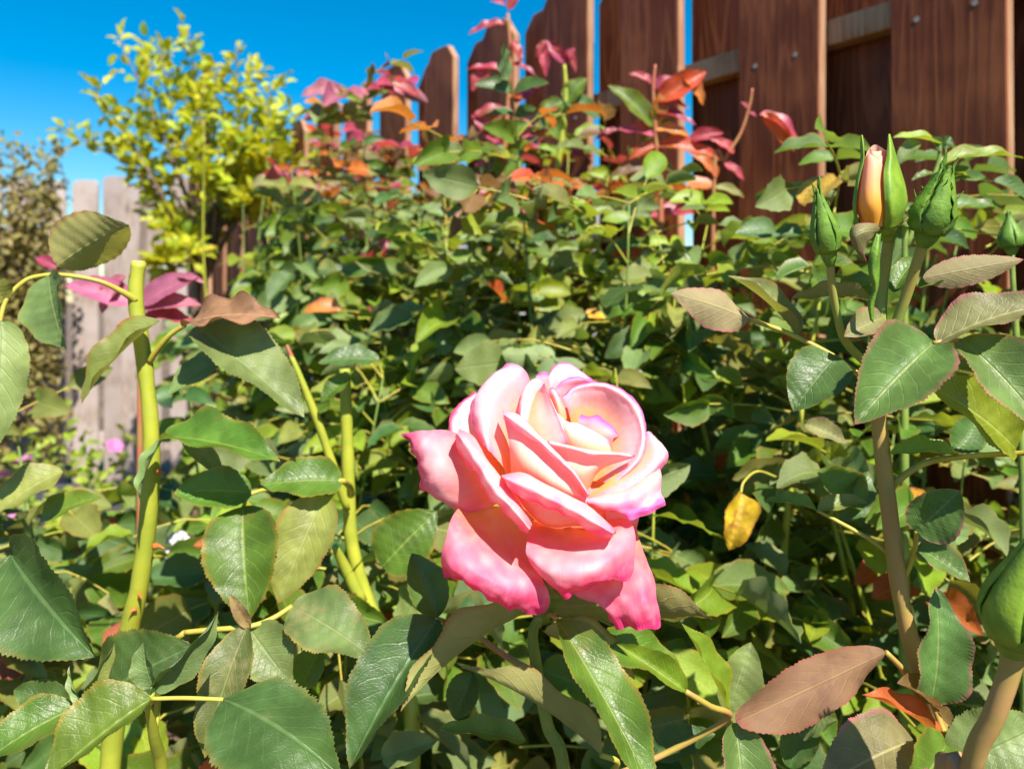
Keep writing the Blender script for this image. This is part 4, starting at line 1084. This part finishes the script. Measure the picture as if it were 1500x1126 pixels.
# near leaves along the bottom
near_plant = empty('rose_plant', (-0.14, 0.42, 0), 'low rose plant with large dusty serrated leaves and twisted leaflet pairs on yellow stalks', 'rose plant')
np_ = near_plant
HL(np_, 'green', (222, 1023, .335), (62, 1150, .315), (-.25, -.72, .62), .82, fold=14, foldr=38, bend=18, serr=.04)
HL(np_, 'blue', (327, 1024, .338), (502, 1140, .315), (.10, -.50, .85), .74, fold=-8, foldr=-30, bend=46, serr=.04)
HL(np_, 'blue', (146, 1018, .385), (284, 945, .385), (-.05, -.85, .5), .82, fold=8)
HL(np_, 'grey', (225, 1006, .338), (210, 940, .34), (-.3, -.9, .2), .75, fold=20)
HL(np_, 'grey', (225, 1006, .338), (320, 895, .34), (.75, -.6, .2), .40, fold=30, twist=40)
HL(np_, 'olive', (120, 1030, .345), (168, 940, .35), (.6, -.7, .2), .34, fold=30, twist=40)
HL(np_, 'grey', (120, 1030, .345), (102, 975, .35), (-.5, -.8, .2), .34, fold=30)
HL(np_, 'mottle', (362, 918, .385), (300, 1110, .365), (-.12, -.92, .25), .44, fold=10)
HL(np_, 'grey', (366, 920, .39), (425, 1000, .38), (.1, -.9, .4), .85, fold=10)
HL(np_, 'mottle', (427, 888, .40), (546, 962, .38), (.1, -.65, .75), .66, fold=8, bend=30, wave=.05)
HL(np_, 'dry', (366, 918, .386), (335, 870, .385), (0, -.8, .6), .4, fold=24, twist=30)
HL(np_, 'green', (110, 1036, .35), (-30, 1120, .33), (-.1, -.75, .62), .66, fold=8, foldr=24)
HL(np_, 'blue', (100, 1030, .37), (20, 1010, .37), (0, -.8, .6), .62)
HL(np_, 'orange', (300, 1150, .35), (345, 1096, .35), (.2, -.8, .5), .7, serr=.05)
HL(np_, 'green', (470, 950, .42), (440, 1010, .42), (0, -.85, .5), .8)
HL(np_, 'green', (560, 830, .50), (640, 748, .51), (0, -.9, .4), .85, fold=8)
ptube('leaf_stalk', [(222, 1023, .335), (270, 1022, .337), (327, 1024, .338)], [3, 3.2, 3], SM['stalk'], np_, seg=8)
ptube('leaf_stalk', [(225, 1006, .338), (222, 1018, .337), (216, 1030, .338), (150, 1046, .345), (116, 1040, .348), (118, 1028, .346)], [3.5, 4.5, 5, 5, 5, 4], SM['stalk'], np_, seg=8)
ptube('leaf_stalk', [(216, 1030, .338), (226, 1080, .35), (240, 1180, .37), (250, 1600, .40), (380, 3300, .42)], [5, 8, 10, 11, 12], SM['cane_lime'], np_, seg=10)
ptube('leaf_stalk', [(270, 926, .385), (310, 922, .386), (366, 917, .388), (400, 905, .395), (428, 887, .40)], [4, 4, 4, 4, 3.5], SM['stalk'], np_, seg=8)
ptube('leaf_stalk', [(270, 926, .385), (240, 960, .39), (226, 1080, .38)], [4, 5, 5], SM['stalk'], np_, seg=8)

# ------------------------------------------------------------------ rose bushes along the fence
VAR = []
vr = random.Random(3)
for k in range(10):
    VAR.append(leaf_grid(w=vr.uniform(.56, .72), fold=vr.uniform(6, 40), curl=vr.uniform(-15, 40), bend=vr.uniform(10, 75), wave=vr.uniform(.015, .045),
                         twist=vr.uniform(-15, 15), serr=0.05, nl=14, nc=2, seed=300 + k))
LOW = [leaf_grid(w=.64, fold=14 + 6 * k, bend=20 + 6 * k, wave=.02, serr=0, nl=6, nc=1, seed=400 + k) for k in range(3)]
MESH = {}
def leaf_mesh(mat, k):
    key = (mat, k)
    if key not in MESH:
        V, fs, uv = VAR[k]
        me = bpy.data.meshes.new('leaf_' + mat)
        me.from_pydata(V.tolist(), [], fs)
        finish(me, uv, None, True)
        me.materials.append(LM[mat])
        MESH[key] = me
    return MESH[key]

def in_view(p, pad=50):
    if p.y < 0.3: return False
    x = 750 + F * p.x / p.y; y = HY - F * (p.z - CAMZ) / p.y
    return -pad < x < 1500 + pad and -pad < y < 1126 + pad

def pix(p): return 750 + F * p.x / p.y, HY - F * (p.z - CAMZ) / p.y

class Foliage:
    """collects leaves of one plant: the nearest in view as single leaves, the rest joined"""
    def __init__(self, plant, limit=285):
        self.plant = plant; self.limit = limit; self.items = []; self.st = ([], [], [])
    def leaf(self, p, d, n, L, mat):
        self.items.append((p, d, n, L, mat))
    def stalk(self, pts, r):
        vs, fs, uv = tube_vf(pts, r, seg=5, n=2, cap=False)
        o0 = len(self.st[0]); self.st[0].extend(vs); self.st[1].extend([tuple(i + o0 for i in f) for f in fs]); self.st[2].extend(uv)
    def build(self, rest_mat, r, stalk_mat='stalk'):
        def key(it):
            return it[0].y / it[3] + (0 if in_view(it[0]) else 1000)
        self.items.sort(key=key)
        b = base_of(self.plant)
        rest = {}
        for i, (p, d, n, L, mat) in enumerate(self.items):
            if i < self.limit and in_view(p):
                o = bpy.data.objects.new('leaf', leaf_mesh(mat, r.randrange(len(VAR))))
                col.objects.link(o); o.parent = self.plant
                M = frame(d, n).to_4x4()
                o.location = p - b
                o.rotation_euler = M.to_euler()
                o.scale = (L, L * r.uniform(.9, 1.12), L)
            else:
                rest.setdefault(mat, []).append((p, d, n, L))
        for mat, lst in rest.items():
            vs, fs, uv = [], [], []
            for (p, d, n, L) in lst:
                V, f0, u0 = LOW[r.randrange(3)]
                R = np.array(frame(d, n)) * L
                o0 = len(vs)
                vs.extend((V @ R.T + np.array(p)).tolist()); uv.extend(u0)
                fs.extend([tuple(i + o0 for i in f) for f in f0])
            obj('leaves', vs, fs, LM[mat], self.plant, uv=uv, kind='stuff')
        if self.st[0]:
            obj('leaf_stalks', self.st[0], self.st[1], SM[stalk_mat], self.plant, uv=self.st[2], kind='stuff')

def pick(r, weights):
    t = r.uniform(0, sum(w for _, w in weights))
    for m, w in weights:
        t -= w
        if t <= 0: return m
    return weights[-1][0]

GREENS = [('green', 32), ('blue', 20), ('grey', 22), ('lime', 26), ('olive', 14), ('mottle', 3), ('yellow', 1.2), ('orange', .6)]
REDS = [('red', 26), ('orange', 30), ('bronze', 22), ('olive', 16), ('purple', 12), ('pinkg', 8)]
KEEP = []       # image regions where a bush must stay open (far views at the left)
def blocked(p, clear):
    x, y = pix(p)
    for (x0, y0, x1, y1) in clear:
        if x0 < x < x1 and y0 < y < y1: return True
    return False

def compound(fol, r, at, out, mats, size=0.045, n5=True, clear=(), minY=0.53, up=0.25, top=None):
    """one compound leaf: stalk with a terminal leaflet and one or two pairs"""
    Ls = size * r.uniform(1.5, 2.3)
    d0 = (out + Vector((r.gauss(0, .25), r.gauss(0, .25), r.gauss(up, .25)))).normalized()
    d1 = (d0 + Vector((0, 0, -r.uniform(.1, .7)))).normalized()
    p1 = at + d0 * Ls * 0.5
    p2 = p1 + d1 * Ls * 0.5
    if p2.y < minY or at.y < minY or not (0.15 < p2.z): return False
    if blocked(p2, clear): return False
    fol.stalk([at, p1, p2], [0.0011, 0.0009, 0.0007])
    nbase = Vector((r.gauss(0.12, .38), r.gauss(-0.60, .45), 0.62 + r.gauss(0, .32)))
    m0 = pick(r, mats)
    def lf(p, d, s):
        n = nbase + Vector((r.gauss(0, .30), r.gauss(0, .30), r.gauss(0, .2)))
        fol.leaf(p, (d + Vector((0, 0, -r.uniform(0, .35)))), n, size * s * r.uniform(.85, 1.2), m0 if r.random() < .7 else pick(r, mats))
    lf(p2, d1, 1.08)
    side = d1.cross(Vector((0, 0, 1)))
    if side.length < .1: side = Vector((1, 0, 0))
    side.normalize()
    for f, s in (((0.72, .95), (0.36, .78)) if n5 else ((0.6, .92),)):
        c = at.lerp(p1, f * 2) if f < .5 else p1.lerp(p2, (f - .5) * 2)
        for sg in (-1, 1):
            lf(c, (side * sg + d1 * r.uniform(.25, .6)), s)
    return True

def bush(label, xy, height, radius, n_cane, n_comp, seed, zmin=0.45, mats=GREENS, red_from=9.0, red_p=0.7, size=0.045, clear=(), limit=285, minY=0.53, cane_mat='cane_lime', group=None, lean=(0, 0)):
    r = random.Random(seed)
    base = Vector((xy[0], xy[1], 0))
    e = empty('rose_bush', base, label, 'rose bush', group)
    fol = Foliage(e, limit)
    canes = []
    for k in range(n_cane):
        a = 2 * math.pi * (k + r.uniform(-.3, .3)) / n_cane
        rr = radius * r.uniform(.35, 1.0)
        h = height * r.uniform(.78, 1.0)
        out = Vector((math.cos(a), math.sin(a), 0))
        pts = [base + out * 0.03, base + out * rr * .35 + Vector((0, 0, h * .35)), base + out * rr * .75 + Vector((0, 0, h * .7)) + Vector((r.gauss(0, .03), r.gauss(0, .03), 0)),
               base + out * rr + Vector((lean[0], lean[1], h))]
        m = cane_mat if r.random() < .45 else 'cane_green'
        tube('cane', pts, [.0075, .0055, .0036, .0007], SM[m], e, seg=8, n=6, knob=.12, seed=k + seed)
        canes.append((spline(pts, 12), out))
        for q in range(4):
            a2 = r.uniform(0, 6.28)
            dv = Vector((math.cos(a2), math.sin(a2) - .2, .3)).normalized()
            C_ = canes[-1][0]
            tp = Vector(C_[-1 - (q % 3)])
            compound(fol, r, tp, dv, REDS if (tp.z > red_from and r.random() < red_p) else mats, size * r.uniform(.75, 1.0), q % 2 == 0, clear, minY)
    tries = 0; made = 0
    while made < n_comp and tries < n_comp * 6:
        tries += 1
        C, out = canes[r.randrange(n_cane)]
        i = int((len(C) - 1) * (r.random() ** .62))
        at = Vector(C[i])
        if at.z < zmin: continue
        # leaves reach out on every side of the cane
        a = r.uniform(0, 6.28)
        dirv = Vector((math.cos(a), math.sin(a), 0)) * .9 + out * .5 + Vector((0, -.25, 0))
        top = at.z > red_from - r.uniform(0, .10)
        mm = REDS if (top and r.random() < red_p) else mats
        at2 = at + dirv.normalized() * r.uniform(0, .07)
        if compound(fol, r, at2, dirv.normalized(), mm, size * r.uniform(.8, 1.15) * (1.0 if mm is REDS else 1.08), r.random() < .75, clear, minY):
            made += 1
    fol.build('blue', r)
    return e

def fpt(i, off):
    q = fence_pt(i) + FN * off
    return (q.x, q.y)
LEFT_OPEN = [(-80, -80, 350, 470), (340, -80, 410, 380), (400, -80, 455, 250)]
SKYGAP = [(596, -80, 632, 300), (676, -80, 704, 300)]
bush('tall rose bush beside the yellow-green shrub, reddish young leaves on top', fpt(.3, .30), 1.66, .30, 8, 230, 21, red_from=1.44, red_p=.7, clear=LEFT_OPEN, size=.058, zmin=.55, limit=250)
bush('rose bush below the pointed pickets that show the grey shed between them', fpt(2.2, .32), 1.57, .28, 8, 240, 22, red_from=1.38, red_p=.75, clear=LEFT_OPEN + SKYGAP, size=.055, zmin=.55, limit=250)
bush('rose bush round the foot of the tall purple-red shoot', fpt(3.3, .32), 1.49, .27, 8, 230, 23, red_from=1.34, red_p=.7, size=.052, zmin=.55, clear=LEFT_OPEN + SKYGAP, limit=250)
bush('broad rose bush behind the open pink rose, glossy blue-green leaves', fpt(4.2, .30), 1.43, .27, 8, 250, 29, red_from=1.33, red_p=.7, size=.050, zmin=.55, clear=LEFT_OPEN, limit=250)
bush('rose bush with red and orange shoots against the wide brown boards', fpt(5.1, .28), 1.38, .25, 8, 250, 24, red_from=1.28, red_p=.75, size=.047, zmin=.55, clear=LEFT_OPEN, limit=250)
bush('rose bush behind the closed buds, against the darkest fence boards', fpt(5.9, .25), 1.28, .24, 8, 250, 25, red_from=9, size=.045, zmin=.5, limit=250, clear=[(1385, 690, 1500, 810)])
bush('rose bush pressed against the fence boards behind the tan cane', fpt(6.6, .20), 1.21, .20, 7, 170, 30, red_from=9, size=.043, zmin=.5, limit=220, minY=.56, clear=[(1385, 690, 1500, 810)])
bush('low leafy rose bush under the bronze leaf, between rose and fence', (0.27, .80), 1.10, .28, 8, 260, 26, zmin=.4, size=.048)
bush('low rose bush behind the pruned cane, with pale dusty leaves', (-.42, .86), 1.08, .34, 8, 270, 27, zmin=.4, size=.054, clear=LEFT_OPEN + [(-80, 585, 190, 735)], mats=[('green', 30), ('olive', 22), ('grey', 28), ('blue', 18), ('lime', 14), ('mottle', 6), ('orange', 2)])
bush('low dense rose bush in shade below the open pink rose', (-.03, .80), 1.06, .28, 8, 250, 28, zmin=.4, size=.048)

# ------------------------------------------------------------------ young red shoots rising above the bushes
def shoot(label, pts, radii, leaves, mat='cane_red', name='rose_shoot'):
    g0 = P(*pts[-1]); 
    e = empty(name, (g0.x, g0.y, 0), label, 'rose shoot')
    pp = [P(*p) for p in pts] + [Vector((g0.x, g0.y, 0.6)), Vector((g0.x, g0.y, 0.0))]
    rr = [r * .75 * pts[0][2] / F for r in radii] + [.006, .008]
    tube('cane', pp, rr, SM[mat], e, seg=10, n=6, knob=.1)
    for l in leaves:
        HL(e, *l[:5], nl=20, nc=3, **(l[5] if len(l) > 5 else {}))
    return e
S1 = 1.35
shoot('tall red rose shoot with purple-red young leaves in front of the pickets', [(744, 20, S1), (748, 90, S1), (742, 180, S1), (735, 260, S1), (722, 330, S1), (715, 420, S1)], [3, 4, 5, 5, 6, 6], [
    ('red', (740, 35, S1), (686, 52, S1), (0, -.6, .7), .4), ('red', (745, 15, S1), (765, -15, S1), (0, -.8, .4), .5), ('red', (740, 8, S1), (718, 2, S1), (0, -.8, .4), .5),
    ('red', (742, 105, S1), (682, 103, S1), (0, -.6, .8), .35), ('red', (715, 105, S1), (692, 135, S1), (0, -.8, .6), .8), ('red', (748, 95, S1), (786, 112, S1), (.1, -.6, .8), .45),
    ('orange', (742, 120, S1), (718, 130, S1), (0, -.8, .6), .6), ('red', (752, 150, S1), (795, 118, S1), (.3, -.8, .3), .4), ('orange', (745, 140, S1), (778, 145, S1), (.2, -.8, .4), .6),
    ('red', (738, 160, S1), (690, 175, S1), (0, -.7, .7), .5), ('bronze', (738, 165, S1), (685, 205, S1), (0, -.8, .6), .5), ('orange', (738, 190, S1), (700, 195, S1), (0, -.9, .4), .5),
    ('red', (750, 60, S1), (762, 95, S1), (.5, -.8, .2), .5), ('red', (735, 215, S1), (690, 168, S1), (-.2, -.8, .5), .35), ('bronze', (735, 235, S1), (700, 215, S1), (0, -.8, .6), .5),
    ('green', (732, 265, S1), (768, 220, S1), (.1, -.9, .4), .8), ('olive', (728, 285, S1), (690, 275, S1), (0, -.7, .7), .5), ('green', (742, 200, S1), (775, 180, S1), (.1, -.9, .4), .8)])
S2 = 1.30
shoot('green rose shoot topped with drooping crimson leaves before a picket', [(827, 95, S2), (829, 140, S2), (824, 200, S2), (815, 260, S2), (812, 330, S2)], [3, 5, 6, 6, 7], [
    ('red', (827, 92, S2), (800, 58, S2), (-.3, -.8, .3), .5), ('red', (827, 92, S2), (842, 70, S2), (.2, -.7, .5), .6), ('orange', (826, 80, S2), (800, 70, S2), (0, -.5, .9), .4), ('red', (830, 75, S2), (843, 108, S2), (.5, -.8, .1), .4),
    ('red', (800, 60, S2), (786, 85, S2), (-.4, -.8, .1), .5), ('red', (795, 70, S2), (800, 113, S2), (0, -.9, .2), .42), ('green', (828, 150, S2), (860, 115, S2), (0, -.9, .4), .7), ('green', (826, 150, S2), (785, 172, S2), (-.1, -.9, .4), .6),
    ('blue', (826, 145, S2), (880, 175, S2), (.1, -.9, .4), .6), ('grey', (824, 150, S2), (790, 190, S2), (0, -.9, .4), .6), ('green', (822, 205, S2), (800, 160, S2), (0, -.9, .3), .6), ('lime', (818, 225, S2), (785, 215, S2), (0, -.8, .5), .5)], mat='cane_lime')
S3 = 1.08
shoot('rose shoot with a tiny bud and curled magenta leaf in front of a wide board', [(1102, 130, S3), (1098, 155, S3), (1085, 195, S3), (1062, 235, S3), (1045, 290, S3)], [2.5, 2.5, 3, 3.5, 4], [
    ('red', (1098, 160, S3), (1085, 150, S3), (0, -.8, .5), .6), ('red', (1098, 165, S3), (1108, 172, S3), (0, -.8, .5), .7), ('red', (1112, 168, S3), (1168, 215, S3), (.5, -.7, .5), .5, dict(bend=50)), ('orange', (1120, 165, S3), (1165, 222, S3), (-.4, -.8, .1), .34, dict(bend=50)),
    ('red', (1075, 225, S3), (1040, 205, S3), (0, -.7, .6), .6), ('red', (1060, 240, S3), (1090, 265, S3), (0, -.8, .6), .5), ('orange', (1050, 260, S3), (1010, 225, S3), (0, -.7, .6), .5), ('olive', (1048, 275, S3), (1090, 290, S3), (0, -.7, .6), .5)])
S4 = 1.15
shoot('rose shoot crowded with magenta and orange leaves before the gap with the lower rail', [(960, 95, S4), (957, 130, S4), (960, 190, S4), (965, 260, S4), (968, 340, S4)], [2.5, 3.5, 4, 5, 6], [
    ('red', (957, 125, S4), (920, 108, S4), (0, -.7, .6), .5), ('red', (957, 130, S4), (985, 112, S4), (0, -.8, .4), .6), ('red', (960, 150, S4), (1010, 160, S4), (0, -.6, .8), .45), ('orange', (965, 150, S4), (1035, 105, S4), (.2, -.8, .4), .5), ('orange', (1000, 110, S4), (1030, 155, S4), (.4, -.8, .2), .5),
    ('red', (960, 165, S4), (1020, 185, S4), (0, -.6, .7), .4), ('green', (958, 185, S4), (890, 125, S4), (-.3, -.7, .6), .42), ('orange', (960, 190, S4), (1010, 200, S4), (0, -.8, .6), .5), ('red', (960, 200, S4), (905, 190, S4), (0, -.7, .7), .5), ('red', (905, 190, S4), (872, 205, S4), (0, -.7, .6), .4),
    ('orange', (962, 215, S4), (1055, 235, S4), (.1, -.7, .7), .4), ('orange', (962, 215, S4), (920, 235, S4), (0, -.8, .6), .5), ('olive', (962, 240, S4), (990, 255, S4), (0, -.8, .6), .7), ('bronze', (964, 250, S4), (895, 260, S4), (0, -.7, .7), .45), ('orange', (960, 180, S4), (975, 130, S4), (0, -.9, .2), .5), ('red', (1010, 205, S4), (1060, 195, S4), (.2, -.8, .4), .5)])
# purple-red leaves behind the pruned cane
S5 = .75
shoot('rose shoot with broad dull purple leaves behind the pruned cane', [(190, 400, S5), (195, 430, S5), (200, 470, S5), (205, 560, S5)], [3, 3.5, 4, 5], [
    ('purple', (208, 445, S5), (292, 405, S5), (.1, -.75, .6), .50, dict(fold=8, wave=.01, bend=30)), ('purple', (208, 452, S5), (296, 448, S5), (.1, -.6, .75), .46, dict(fold=10, wave=.01)), ('purple', (198, 445, S5), (95, 418, S5), (-.1, -.75, .6), .46, dict(wave=.01)), ('purple', (185, 405, S5), (150, 460, S5), (-.2, -.8, .5), .6), ('red', (84, 392, S5), (52, 378, S5), (0, -.8, .5), .6),
    ('red', (208, 465, S5), (292, 478, S5), (.1, -.4, .7), .4), ('purple', (260, 405, S5), (300, 415, S5), (.1, -.6, .7), .4)])
# leafy top at the right, behind the buds
S6 = .60
shoot('leafy green rose shoot between the two widest fence boards, above the closed buds', [(1377, 205, S6), (1374, 240, S6), (1355, 290, S6), (1330, 360, S6), (1325, 420, S6)], [3, 4, 5, 5, 6], [
    ('lime', (1378, 212, S6), (1308, 202, S6), (0, -.5, .85), .42), ('grey', (1345, 205, S6), (1312, 245, S6), (-.3, -.8, .4), .5), ('blue', (1378, 215, S6), (1392, 200, S6), (.2, -.9, .2), 1.0), ('blue', (1380, 222, S6), (1360, 202, S6), (0, -.9, .3), .9),
    ('lime', (1372, 240, S6), (1500, 232, S6), (0, -.5, .8), .30), ('green', (1370, 255, S6), (1335, 265, S6), (0, -.5, .85), .5), ('lime', (1372, 250, S6), (1425, 262, S6), (0, -.6, .8), .5), ('green', (1365, 270, S6), (1420, 245, S6), (0, -.7, .6), .5),
    ('blue', (1455, 265, S6), (1515, 305, S6), (.1, -.7, .6), .55), ('green', (1360, 312, S6), (1470, 305, S6), (0, -.6, .8), .34), ('blue', (1350, 335, S6), (1420, 365, S6), (.1, -.8, .5), .5), ('grey', (1352, 320, S6), (1310, 300, S6), (0, -.8, .5), .5),
    ('green', (1375, 262, S6), (1455, 266, S6), (0, -.9, .3), .1)], mat='cane_green')

# ------------------------------------------------------------------ yellow-green shrub at the fence corner
TY = 2.75
tr_ = random.Random(77)
tb = P(285, 438, TY); tb.z = 0
tree = empty('yellow_green_shrub', tb, 'tall yellow-green shrub with fine arching twigs at the corner of the two fences', 'shrub')
t0 = P(285, 470, TY)
tube('trunk', [tb, tb + Vector((.02, 0, .5)), t0, P(290, 400, TY)], [.028, .024, .02, .016], SM['bark'], tree, seg=10, n=6, knob=.2)
fol = Foliage(tree, 290)
tips = [(172, 48, 0), (215, 62, .1), (275, 40, -.1), (346, 62, .05), (137, 128, -.1), (82, 182, 0), (150, 205, .15), (415, 108, .1), (440, 165, -.1), (380, 95, .2), (250, 110, .1), (300, 125, -.15), (400, 215, -.2),
        (205, 235, .15), (325, 175, .2), (345, 255, -.1), (430, 260, 0), (265, 205, -.2), (225, 320, .1), (270, 355, -.15), (330, 310, .2), (470, 210, .15), (395, 155, 0), (180, 165, .1), (360, 200, -.2), (440, 300, .2), (235, 70, 0), (320, 95, .1), (300, 250, -.25), (380, 285, -.2), (240, 385, -.3), (275, 380, -.3)]
for k, (x, y, dy) in enumerate(tips):
    tip = P(x, y, TY + dy)
    st = P(288 + tr_.uniform(-8, 25), 400 + tr_.uniform(-50, 30), TY + tr_.uniform(-.03, .03))
    mid = st.lerp(tip, .5) + Vector((tr_.gauss(0, .04) , tr_.gauss(0, .04), .05 + tr_.gauss(0, .03)))
    C = spline([st, mid, tip], 14)
    tube('branch', [st, mid, tip], [.007, .0045, .0018], SM['bark'], tree, seg=6, n=6)
    n = 40 if y < 140 else 58
    for q in range(n):
        f = tr_.uniform(.38, 1.0) ** .8
        p = Vector(C[min(len(C) - 1, int(f * (len(C) - 1)))])
        d = Vector((tr_.gauss(0, 1), tr_.gauss(0, 1), tr_.gauss(.4, .7))).normalized()
        p = p + d * tr_.uniform(0, .05)
        nrm = Vector((tr_.gauss(.15, .5), tr_.gauss(-.4, .5), tr_.gauss(.7, .4)))
        fol.leaf(p, d, nrm, tr_.uniform(.038, .062), 'citrus' if tr_.random() < .84 else 'lime')
fol.build('citrus', tr_)

# ------------------------------------------------------------------ dusty olive shrub at the far edge
dr_ = random.Random(9)
DY = 3.55
db = P(-10, 438, DY); db.z = 0
dsh = empty('olive_shrub', db, 'dusty olive-brown shrub standing in front of the grey board fence', 'shrub')
tube('trunk', [db, db + Vector((.03, 0, .6)), db + Vector((-.02, .02, 1.3))], [.04, .03, .015], SM['bark'], dsh, seg=8, n=6, knob=.2)
vs, fs, uv = [], [], []
for q in range(8000):
    a, el = dr_.uniform(0, 6.28), dr_.uniform(-1, 1)
    rad = dr_.random() ** .45
    lob = 1 + .28 * noise.noise(Vector((math.cos(a) * 2, math.sin(a) * 2, el * 2)))
    p = db + Vector((0.29 * rad * lob * math.cos(a), .29 * rad * lob * math.sin(a), 1.14 + .82 * el * rad * lob * (1 if el > 0 else 1.1)))
    if p.z < .15: continue
    d = Vector((dr_.gauss(0, 1), dr_.gauss(0, 1), dr_.gauss(.3, 1))).normalized()
    V, f0, u0 = LOW[q % 3]
    R = np.array(frame(d, Vector((dr_.gauss(0, .6), dr_.gauss(-.4, .6), .7)))) * dr_.uniform(.025, .05)
    o0 = len(vs); vs.extend((V @ R.T + np.array(p)).tolist()); uv.extend(u0); fs.extend([tuple(i + o0 for i in f) for f in f0])
obj('crown', vs, fs, LM['dusty'], dsh, uv=uv, kind='stuff')

# ------------------------------------------------------------------ low flowering plants at the left
fr_ = random.Random(31)
def flower_mesh():
    vs, fs, uv = [], [], []
    for k in range(5):
        a = 2 * math.pi * k / 5
        d = Vector((math.cos(a), math.sin(a), .25))
        V, f0, u0 = leaf_grid(w=.95, fold=4, bend=24, wave=.02, serr=0, nl=5, nc=1, seed=k, cx=.6)
        R = np.array(frame(d, Vector((0, 0, 1))))
        o0 = len(vs); vs.extend((V @ R.T).tolist()); uv.extend(u0); fs.extend([tuple(i + o0 for i in f) for f in f0])
    me = bpy.data.meshes.new('flower'); me.from_pydata(vs, [], fs); finish(me, uv); me.materials.append(SM['pinkflower'])
    return me
FME = flower_mesh()
for (px_, Y_, h_, lab, nf) in ((60, 2.0, .93, 'low lime plant with pink flowers beside the dark edging', 11), (160, 1.9, .85, 'low lime plant with pink flowers behind the pruned cane', 8)):
    b = P(px_, 438, Y_); b.z = 0
    e = empty('flowering_plant', b, lab, 'flowering plant')
    vs, fs, uv = [], [], []
    for q in range(750):
        a = fr_.uniform(0, 6.28); rr = .22 * math.sqrt(fr_.random())
        z = h_ * (1 - (rr / .3) ** 2) * fr_.uniform(.45, 1.0)
        p = b + Vector((rr * math.cos(a), rr * math.sin(a), z))
        d = Vector((fr_.gauss(0, 1), fr_.gauss(0, 1), fr_.gauss(.3, .5))).normalized()
        V, f0, u0 = LOW[q % 3]
        R = np.array(frame(d, Vector((fr_.gauss(0, .4), fr_.gauss(-.4, .4), .8)))) * fr_.uniform(.02, .045)
        o0 = len(vs); vs.extend((V @ R.T + np.array(p)).tolist()); uv.extend(u0); fs.extend([tuple(i + o0 for i in f) for f in f0])
    obj('leaves', vs, fs, LM['lime'], e, uv=uv, kind='stuff')
    for q in range(9):
        a = fr_.uniform(0, 6.28)
        tube('stem', [b, b + Vector((.1 * math.cos(a), .1 * math.sin(a), h_ * .5)), b + Vector((.18 * math.cos(a), .18 * math.sin(a), h_ * .8))], [.004, .003, .002], SM['cane_green'], e, seg=6, n=4)
    for q in range(nf):
        a = fr_.uniform(3.2, 6.2); rr = .2 * math.sqrt(fr_.random())
        o = bpy.data.objects.new('flower', FME); col.objects.link(o); o.parent = e
        o.location = (rr * math.cos(a), rr * math.sin(a), h_ * (1 - (rr / .3) ** 2) * fr_.uniform(.8, 1.03))
        o.rotation_euler = (fr_.uniform(.2, .9), fr_.uniform(-.3, .3), fr_.uniform(0, 6))
        o.scale = (.024,) * 3

# dark edging timber, terracotta brick, white flower on the bed
c = P(-20, 700, 3.4); c.z = .17
vs, fs = box_vf(Vector((-2.15, 3.3, .17)), Vector((1, 0, 0)), Vector((0, 1, 0)), Vector((0, 0, 1)), .55, .06, .19)
o = obj('edging_block', vs, fs, SM['edging'], smooth=False)
md = o.modifiers.new('bevel', 'BEVEL'); md.width = .012; md.segments = 3
o['label'] = 'dark grey edging block beside the low pink-flowered plant'; o['category'] = 'edging'
wb = P(255, 800, 1.05)
e = empty('white_flower', (wb.x, wb.y, 0), 'small white flower behind the pruned yellow-green cane', 'flower')
tube('stem', [(wb.x, wb.y, 0), (wb.x + .02, wb.y, .4), tuple(wb)], [.003, .0025, .002], SM['cane_green'], e, seg=6, n=5)
for k in range(9):
    a = k * 2.4
    V, f0, u0 = leaf_grid(w=.8, fold=8, bend=50, wave=.06, serr=0, nl=8, nc=2, seed=k, cx=.6)
    R = np.array(frame(Vector((math.cos(a), .3 * math.sin(a), .6 * math.sin(a) + .2)), Vector((.2, -1, .6)))) * (.026 - .001 * k)
    obj('petal', V @ R.T + np.array(wb), f0, SM['white'], e, uv=u0)
